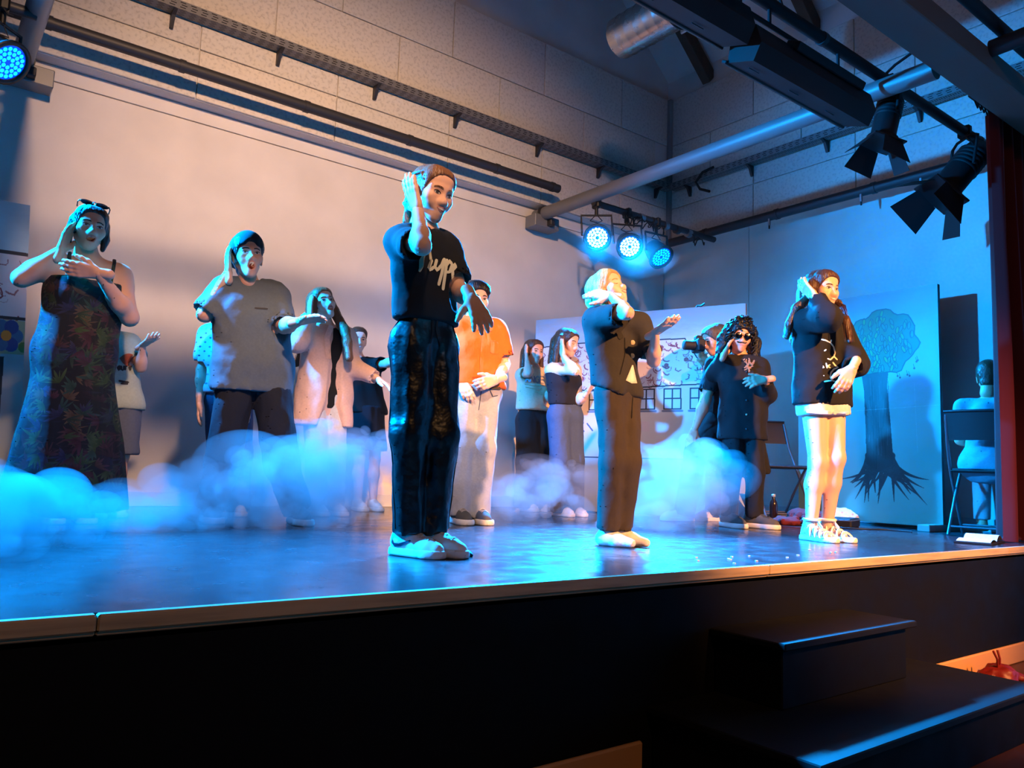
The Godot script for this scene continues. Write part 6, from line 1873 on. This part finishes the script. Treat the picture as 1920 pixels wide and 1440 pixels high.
# ------------------------------------------------------------------ mesh building
class Geo:
	var v := PackedVector3Array()
	var n := PackedVector3Array()
	var uv := PackedVector2Array()
	var c := PackedColorArray()
	var i := PackedInt32Array()

	func tri(a: int, b: int, d: int, nrm: Vector3) -> void:
		if (v[b] - v[a]).cross(v[d] - v[a]).dot(nrm) > 0.0:
			i.append_array([a, d, b])
		else:
			i.append_array([a, b, d])

	func face(pts: Array, nrm: Vector3, uvs: Array = []) -> void:
		var s := v.size()
		for q in pts.size():
			v.append(pts[q])
			n.append(nrm)
			uv.append(uvs[q] if uvs else Vector2.ZERO)
		for q in range(1, pts.size() - 1):
			tri(s, s + q, s + q + 1, nrm)

	func box(at: Vector3, size: Vector3, bevel := 0.0, b := Basis.IDENTITY) -> void:
		var h := size / 2.0
		var e := minf(bevel, minf(h.x, minf(h.y, h.z)) * 0.9)
		for ax in 3:
			var u := (ax + 1) % 3
			var w := (ax + 2) % 3
			for sg in [-1.0, 1.0]:
				var nn := Vector3.ZERO
				nn[ax] = sg
				var pts := []
				for k in [[-1, -1], [1, -1], [1, 1], [-1, 1]]:
					var p := Vector3.ZERO
					p[ax] = sg * h[ax]
					p[u] = k[0] * (h[u] - e)
					p[w] = k[1] * (h[w] - e)
					pts.append(at + b * p)
				face(pts, b * nn, [Vector2(0, 1), Vector2(1, 1), Vector2(1, 0), Vector2(0, 0)])
			if e > 0.0:
				for su in [-1.0, 1.0]:
					for sw in [-1.0, 1.0]:
						var pts := []
						for k in [[-1, 0], [1, 0], [1, 1], [-1, 1]]:
							var p := Vector3.ZERO
							p[ax] = k[0] * (h[ax] - e)
							p[u] = su * (h[u] - (0.0 if k[1] == 0 else e))
							p[w] = sw * (h[w] - (e if k[1] == 0 else 0.0))
							pts.append(at + b * p)
						var nn := Vector3.ZERO
						nn[u] = su
						nn[w] = sw
						face(pts, b * nn.normalized())

	func sweep(pts: Array, rad, sides := 8, caps := true, flat := 1.0, flat_dir := Vector3.ZERO) -> void:
		var m := pts.size()
		var s := v.size()
		var side := Vector3.ZERO
		for q in m:
			var t: Vector3 = (pts[mini(q + 1, m - 1)] - pts[maxi(q - 1, 0)]).normalized()
			if side == Vector3.ZERO:
				side = t.cross(flat_dir if flat_dir != Vector3.ZERO else (Vector3.UP if absf(t.y) < 0.9 else Vector3.RIGHT)).normalized()
			side = (side - t * side.dot(t)).normalized()
			var up := side.cross(t)
			var r: float = rad[q] if rad is Array else rad
			for k in sides:
				var a := TAU * k / sides
				var o := side * cos(a) + up * sin(a) * flat
				v.append(pts[q] + o * r)
				n.append((side * cos(a) + up * sin(a) / maxf(flat, 0.05)).normalized())
				uv.append(Vector2(float(k) / sides, float(q) / (m - 1)))
		for q in m - 1:
			for k in sides:
				var a := s + q * sides + k
				var b := s + q * sides + (k + 1) % sides
				tri(a, b, a + sides, n[a] + n[b])
				tri(b, b + sides, a + sides, n[a] + n[b])
		if caps:
			for e in [0, m - 1]:
				var nn: Vector3 = (pts[0] - pts[1] if e == 0 else pts[m - 1] - pts[m - 2]).normalized()
				var ring := []
				for k in sides:
					ring.append(v[s + e * sides + k])
				face(ring, nn)

	func lathe(profile: Array, sides: int, xf := Transform3D.IDENTITY) -> void:
		# profile of Vector2(radius, y) turned round y
		var s := v.size()
		var m := profile.size()
		for q in m:
			var d: Vector2 = profile[mini(q + 1, m - 1)] - profile[maxi(q - 1, 0)]
			var pn := Vector2(d.y, -d.x).normalized()
			for k in sides:
				var a := TAU * k / sides
				v.append(xf * Vector3(profile[q].x * cos(a), profile[q].y, profile[q].x * sin(a)))
				n.append((xf.basis * Vector3(pn.x * cos(a), pn.y, pn.x * sin(a))).normalized())
				uv.append(Vector2(float(k) / sides, float(q) / (m - 1)))
		for q in m - 1:
			for k in sides:
				var a := s + q * sides + k
				var b := s + q * sides + (k + 1) % sides
				var nn := n[a] + n[b] + n[a + sides]
				tri(a, b, a + sides, nn)
				tri(b, b + sides, a + sides, nn)

	func add(o: Geo, xf := Transform3D.IDENTITY) -> void:
		var s := v.size()
		v.append_array(xf * o.v)
		n.append_array(Transform3D(xf.basis.orthonormalized(), Vector3.ZERO) * o.n)
		uv.append_array(o.uv)
		for q in o.i:
			i.append(q + s)

	func mesh() -> ArrayMesh:
		var a := []
		a.resize(Mesh.ARRAY_MAX)
		a[Mesh.ARRAY_VERTEX] = v
		a[Mesh.ARRAY_NORMAL] = n
		if uv.size() == v.size():
			a[Mesh.ARRAY_TEX_UV] = uv
		if c.size() == v.size():
			a[Mesh.ARRAY_COLOR] = c
		a[Mesh.ARRAY_INDEX] = i
		var m := ArrayMesh.new()
		m.add_surface_from_arrays(Mesh.PRIMITIVE_TRIANGLES, a)
		return m


# ------------------------------------------------------------------ smooth solids: tapered capsules joined by a smooth minimum, meshed as surface nets
class Solid:
	var A := PackedVector3Array()
	var BA := PackedVector3Array()
	var RA := PackedFloat32Array()
	var RD := PackedFloat32Array()
	var IL := PackedFloat32Array()
	var F := PackedVector3Array()
	var Q := PackedFloat32Array()
	var FL := PackedByteArray()
	var sA := PackedVector3Array()
	var sBA := PackedVector3Array()
	var sRA := PackedFloat32Array()
	var sRD := PackedFloat32Array()
	var sIL := PackedFloat32Array()
	var sF := PackedVector3Array()
	var sQ := PackedFloat32Array()
	var planes: Array[Plane] = []
	var k := 0.03
	var ks := 0.006
	var bins := {}
	var bs := 0.1
	var noise: FastNoiseLite
	var amp := 0.0
	var nf := Vector3.ONE

	# a tapered capsule from a to b; squeezed to q along f; flat 1 = cut square at a, 2 = at b, 3 = both
	func cap(a: Vector3, b: Vector3, ra: float, rb: float, f := Vector3.ZERO, q := 1.0, flat := 0) -> void:
		var ba := b - a
		A.append(a)
		F.append(f)
		Q.append(1.0 / q - 1.0)
		BA.append(ba + f * (ba.dot(f) * (1.0 / q - 1.0)))
		RA.append(ra)
		RD.append(rb - ra)
		IL.append(1.0 / maxf(BA[BA.size() - 1].length_squared(), 1e-8))
		FL.append(flat)

	func cut(a: Vector3, b: Vector3, ra: float, rb: float, f := Vector3.ZERO, q := 1.0) -> void:
		var ba := b - a
		sA.append(a)
		sF.append(f)
		sQ.append(1.0 / q - 1.0)
		sBA.append(ba + f * (ba.dot(f) * (1.0 / q - 1.0)))
		sRA.append(ra)
		sRD.append(rb - ra)
		sIL.append(1.0 / maxf(sBA[sBA.size() - 1].length_squared(), 1e-8))

	func one(j: int, p: Vector3) -> float:
		var r := p - A[j]
		if Q[j] != 0.0:
			r += F[j] * (r.dot(F[j]) * Q[j])
		var t := r.dot(BA[j]) * IL[j]
		var u := clampf(t, 0.0, 1.0)
		var d := (r - BA[j] * u).length() - RA[j] - RD[j] * u
		if FL[j]:
			var l := 1.0 / sqrt(IL[j])
			if FL[j] & 1:
				d = maxf(d, -t * l)
			if FL[j] & 2:
				d = maxf(d, (t - 1.0) * l)
		return d

	func near(p: Vector3) -> PackedInt32Array:
		var key := Vector3i((p / bs).floor())
		var l = bins.get(key)
		if l == null:
			var mid := (Vector3(key) + Vector3.ONE * 0.5) * bs
			var ds := PackedFloat32Array()
			var low := 1e9
			for j in A.size():
				var d := one(j, mid)
				ds.append(d)
				low = minf(low, d)
			var got := PackedInt32Array()
			for j in A.size():
				if ds[j] < low + bs * 1.9 + k:
					got.append(j)
			bins[key] = got
			return got
		return l

	func ev(p: Vector3) -> float:
		var d := 1e9
		for j in near(p):
			var e := one(j, p)
			var h := k - absf(d - e)
			d = minf(d, e)
			if h > 0.0:
				d -= h * h / (4.0 * k)
		if amp != 0.0 and d < 0.08:
			d += amp * noise.get_noise_3dv(p * nf)
		for pl in planes:
			d = maxf(d, pl.distance_to(p))
		for j in sA.size():
			var r := p - sA[j]
			if sQ[j] != 0.0:
				r += sF[j] * (r.dot(sF[j]) * sQ[j])
			var u := clampf(r.dot(sBA[j]) * sIL[j], 0.0, 1.0)
			var e := sRA[j] + sRD[j] * u - (r - sBA[j] * u).length()
			var h := ks - absf(d - e)
			d = maxf(d, e)
			if h > 0.0:
				d += h * h / (4.0 * ks)
		return d

	func march(o: Vector3, dir: Vector3, far := 1.2) -> Vector3:
		var t := 0.0
		for q in 90:
			var d := ev(o + dir * t)
			if d < 0.0007:
				break
			t += d * 0.75
			if t > far:
				return Vector3.INF
		return o + dir * t

	func net(cell: float) -> Geo:
		var vals := {}
		var cells := {}
		var queue: Array[Vector3i] = []
		var g := Geo.new()
		var off: Array[Vector3i] = []
		for q in 8:
			off.append(Vector3i(q & 1, (q >> 1) & 1, (q >> 2) & 1))
		var edges := [[0, 1], [2, 3], [4, 5], [6, 7], [0, 2], [1, 3], [4, 6], [5, 7], [0, 4], [1, 5], [2, 6], [3, 7]]
		for j in A.size():
			for part in [0.1, 0.5, 0.9]:
				var m: Vector3 = A[j] + (BA[j] - F[j] * (BA[j].dot(F[j]) * (1.0 - 1.0 / (1.0 + Q[j])))) * part
				if ev(m) >= 0.0:
					continue
				for dir in [Vector3.RIGHT, Vector3.LEFT, Vector3.BACK, Vector3.FORWARD]:
					var t := 0.0
					while t < 0.6 and ev(m + dir * t) < 0.0:
						t += cell * 0.5
					queue.append(Vector3i(((m + dir * t) / cell).floor()))
					queue.append(Vector3i(((m + dir * (t - cell * 0.5)) / cell).floor()))
		var c8 := PackedFloat32Array()
		c8.resize(8)
		while queue:
			var ce: Vector3i = queue.pop_back()
			if cells.has(ce):
				continue
			var neg := 0
			for q in 8:
				var key: Vector3i = ce + off[q]
				var got = vals.get(key)
				if got == null:
					got = ev(Vector3(key) * cell)
					vals[key] = got
				c8[q] = got
				if got < 0.0:
					neg += 1
			if neg == 0 or neg == 8:
				cells[ce] = -1
				continue
			var sum := Vector3.ZERO
			var cnt := 0
			for e in edges:
				var a: float = c8[e[0]]
				var b: float = c8[e[1]]
				if (a < 0.0) != (b < 0.0):
					sum += Vector3(off[e[0]]).lerp(Vector3(off[e[1]]), a / (a - b))
					cnt += 1
			cells[ce] = g.v.size()
			g.v.append((Vector3(ce) + sum / cnt) * cell)
			g.n.append(Vector3.ZERO)
			var s0 := c8[0] < 0.0
			var s1 := c8[1] < 0.0
			var s2 := c8[2] < 0.0
			var s3 := c8[3] < 0.0
			var s4 := c8[4] < 0.0
			var s5 := c8[5] < 0.0
			var s6 := c8[6] < 0.0
			var s7 := c8[7] < 0.0
			if not (s0 == s2 and s0 == s4 and s0 == s6):
				queue.append(ce + Vector3i(-1, 0, 0))
			if not (s1 == s3 and s1 == s5 and s1 == s7):
				queue.append(ce + Vector3i(1, 0, 0))
			if not (s0 == s1 and s0 == s4 and s0 == s5):
				queue.append(ce + Vector3i(0, -1, 0))
			if not (s2 == s3 and s2 == s6 and s2 == s7):
				queue.append(ce + Vector3i(0, 1, 0))
			if not (s0 == s1 and s0 == s2 and s0 == s3):
				queue.append(ce + Vector3i(0, 0, -1))
			if not (s4 == s5 and s4 == s6 and s4 == s7):
				queue.append(ce + Vector3i(0, 0, 1))
		var ax := [Vector3i(1, 0, 0), Vector3i(0, 1, 0), Vector3i(0, 0, 1)]
		for ce in cells:
			if cells[ce] < 0:
				continue
			var a0: float = vals[ce]
			for q in 3:
				var b0: float = vals[ce + ax[q]]
				if (a0 < 0.0) == (b0 < 0.0):
					continue
				var u: Vector3i = ax[(q + 1) % 3]
				var w: Vector3i = ax[(q + 2) % 3]
				var ids := [cells.get(ce, -1), cells.get(ce - u, -1), cells.get(ce - u - w, -1), cells.get(ce - w, -1)]
				if ids.min() < 0:
					continue
				var dir := Vector3(ax[q]) * (1.0 if a0 < 0.0 else -1.0)
				for t in [[0, 1, 2], [0, 2, 3]]:
					var ia: int = ids[t[0]]
					var ib: int = ids[t[1]]
					var ic: int = ids[t[2]]
					var cr := (g.v[ib] - g.v[ia]).cross(g.v[ic] - g.v[ia])
					if cr.dot(dir) > 0.0:
						g.i.append_array([ia, ic, ib])
					else:
						g.i.append_array([ia, ib, ic])
						cr = -cr
					g.n[ia] += cr
					g.n[ib] += cr
					g.n[ic] += cr
		for q in g.n.size():
			g.n[q] = g.n[q].normalized()
		return g

	# a flat ribbon (paint, print, a strap) laid on the surface along 2D lines seen from frame fr (its z looks away from the surface)
	func ribbon(g: Geo, fr: Transform3D, line: Array, width: float, lift := 0.0015, tone := Color.WHITE) -> void:
		var pts := []
		for q in line.size() - 1:
			var m := maxi(1, int((line[q + 1] - line[q]).length() / 0.006))
			for e in m:
				pts.append(line[q].lerp(line[q + 1], float(e) / m))
		pts.append(line[line.size() - 1])
		var last := -1
		for q in pts.size():
			var t: Vector2 = (pts[mini(q + 1, pts.size() - 1)] - pts[maxi(q - 1, 0)]).normalized()
			var o := Vector2(-t.y, t.x) * width / 2.0
			if q == 0 or q == pts.size() - 1:
				o *= 0.6
			var row := []
			for w in [o, Vector2.ZERO, -o]:
				var p2: Vector2 = pts[q] + w
				var hit := march(fr * Vector3(p2.x, p2.y, 0), -fr.basis.z)
				if hit == Vector3.INF:
					break
				row.append(hit + fr.basis.z * lift)
			if row.size() < 3:
				last = -1
				continue
			var s := g.v.size()
			for p in row:
				g.v.append(p)
				g.n.append(fr.basis.z)
				g.c.append(tone)
				g.uv.append(Vector2.ZERO)
			if last >= 0:
				for e in 2:
					g.tri(last + e, s + e, s + e + 1, fr.basis.z)
					g.tri(last + e, s + e + 1, last + e + 1, fr.basis.z)
			last = s

	# a patch of paint between two lines with as many points each
	func patch(g: Geo, fr: Transform3D, top: Array, low: Array, rows := 3, lift := 0.0008, tone := Color.WHITE) -> void:
		var s := g.v.size()
		var m := top.size()
		for q in rows + 1:
			for e in m:
				var p2: Vector2 = top[e].lerp(low[e], float(q) / rows)
				var hit := march(fr * Vector3(p2.x, p2.y, 0), -fr.basis.z)
				g.v.append((hit if hit != Vector3.INF else fr * Vector3(p2.x, p2.y, -0.2)) + fr.basis.z * lift)
				g.n.append(fr.basis.z)
				g.c.append(tone)
				g.uv.append(Vector2.ZERO)
		for q in rows:
			for e in m - 1:
				var a := s + q * m + e
				g.tri(a, a + 1, a + m, fr.basis.z)
				g.tri(a + 1, a + m + 1, a + m, fr.basis.z)
		# follow the surface with the shading
		for q in range(1, rows):
			for e in range(1, m - 1):
				var a := s + q * m + e
				var nn := (g.v[a + 1] - g.v[a - 1]).cross(g.v[a - m] - g.v[a + m]).normalized()
				g.n[a] = nn if nn.dot(fr.basis.z) > 0.0 else -nn


# ------------------------------------------------------------------ naming
var taken := {}

func numbered(called: String) -> String:
	taken[called] = taken.get(called, -1) + 1
	return called if taken[called] == 0 else "%s_%03d" % [called, taken[called]]

func obj(called: String, g, m: Material, parent: Node = self, xf := Transform3D.IDENTITY) -> MeshInstance3D:
	var o := MeshInstance3D.new()
	o.name = numbered(called) if parent == self else called
	o.mesh = g.mesh() if g is Geo else g
	o.material_override = m
	parent.add_child(o, true)
	o.transform = xf
	return o

func thing(called: String, label: String, category: String, at := Vector3.ZERO, turn := 0.0, group := "") -> Node3D:
	var o := Node3D.new()
	o.name = numbered(called)
	add_child(o)
	o.position = at
	o.rotation.y = turn
	tag(o, label, category, group)
	return o

func tag(o: Node, label: String, category: String, group := "") -> void:
	o.set_meta("label", label)
	o.set_meta("category", category)
	if group:
		o.set_meta("group", group)

func struct(called: String, g, m: Material, parent: Node = self) -> MeshInstance3D:
	var o := obj(called, g, m, parent)
	if parent == self:
		o.set_meta("kind", "structure")
	return o

var plates := {}

func plate(size: Vector3, bevel: float) -> ArrayMesh:
	var key := "%.3f %.3f %.3f %.4f" % [size.x, size.y, size.z, bevel]
	if not plates.has(key):
		var g := Geo.new()
		g.box(Vector3.ZERO, size, bevel)
		plates[key] = g.mesh()
	return plates[key]

func bx(at: Vector3, size: Vector3, bevel := 0.0, b := Basis.IDENTITY) -> Geo:
	var g := Geo.new()
	g.box(at, size, bevel, b)
	return g

func between(a: Vector3, b: Vector3, c: Vector3, d: Vector3) -> Geo:
	# one flat sheet of four corners with a little thickness
	var g := Geo.new()
	var nn := (b - a).cross(d - a).normalized()
	var t := nn * 0.02
	g.face([a, b, c, d], nn, [Vector2(0, 1), Vector2(1, 1), Vector2(1, 0), Vector2(0, 0)])
	g.face([a - t, b - t, c - t, d - t], -nn)
	var r := [a, b, c, d]
	for q in 4:
		var p: Vector3 = r[q]
		var e: Vector3 = r[(q + 1) % 4]
		g.face([p, e, e - t, p - t], (e - p).cross(nn).normalized())
	return g


# ------------------------------------------------------------------ materials
var M := {}

func mat(key: String, color: Color, rough := 0.85, metal := 0.0) -> StandardMaterial3D:
	var m := StandardMaterial3D.new()
	m.resource_name = key
	m.albedo_color = color
	m.roughness = rough
	m.metallic = metal
	M[key] = m
	return m

func noise_tex(freq: float, seed_: int, normal := false, ramp: Gradient = null, size := 512, kind := FastNoiseLite.TYPE_SIMPLEX_SMOOTH, strength := 4.0, octaves := 4) -> NoiseTexture2D:
	var t := NoiseTexture2D.new()
	t.width = size
	t.height = size
	t.seamless = true
	var f := FastNoiseLite.new()
	f.noise_type = kind
	f.frequency = freq
	f.seed = seed_
	f.fractal_octaves = octaves
	t.noise = f
	t.as_normal_map = normal
	t.bump_strength = strength
	if ramp:
		t.color_ramp = ramp
	return t

func ramp(stops: Array) -> Gradient:
	var g := Gradient.new()
	g.offsets = PackedFloat32Array(stops.map(func(s): return s[0]))
	g.colors = PackedColorArray(stops.map(func(s): return s[1]))
	return g

func grey(x: float) -> Color:
	return Color(x, x, x)

func triplanar(m: StandardMaterial3D, scale: float, world := false) -> StandardMaterial3D:
	m.uv1_triplanar = true
	m.uv1_world_triplanar = world
	m.uv1_scale = Vector3.ONE * scale
	return m

func cloth(key: String, color: Color, rough := 0.9, bump := 0.35, scale := 5.0) -> StandardMaterial3D:
	var m := mat(key, color, rough)
	m.normal_enabled = true
	m.normal_texture = crease_map
	m.normal_scale = bump
	m.albedo_texture = cloth_tone
	return triplanar(m, scale)

var crease_map: NoiseTexture2D
var cloth_tone: NoiseTexture2D
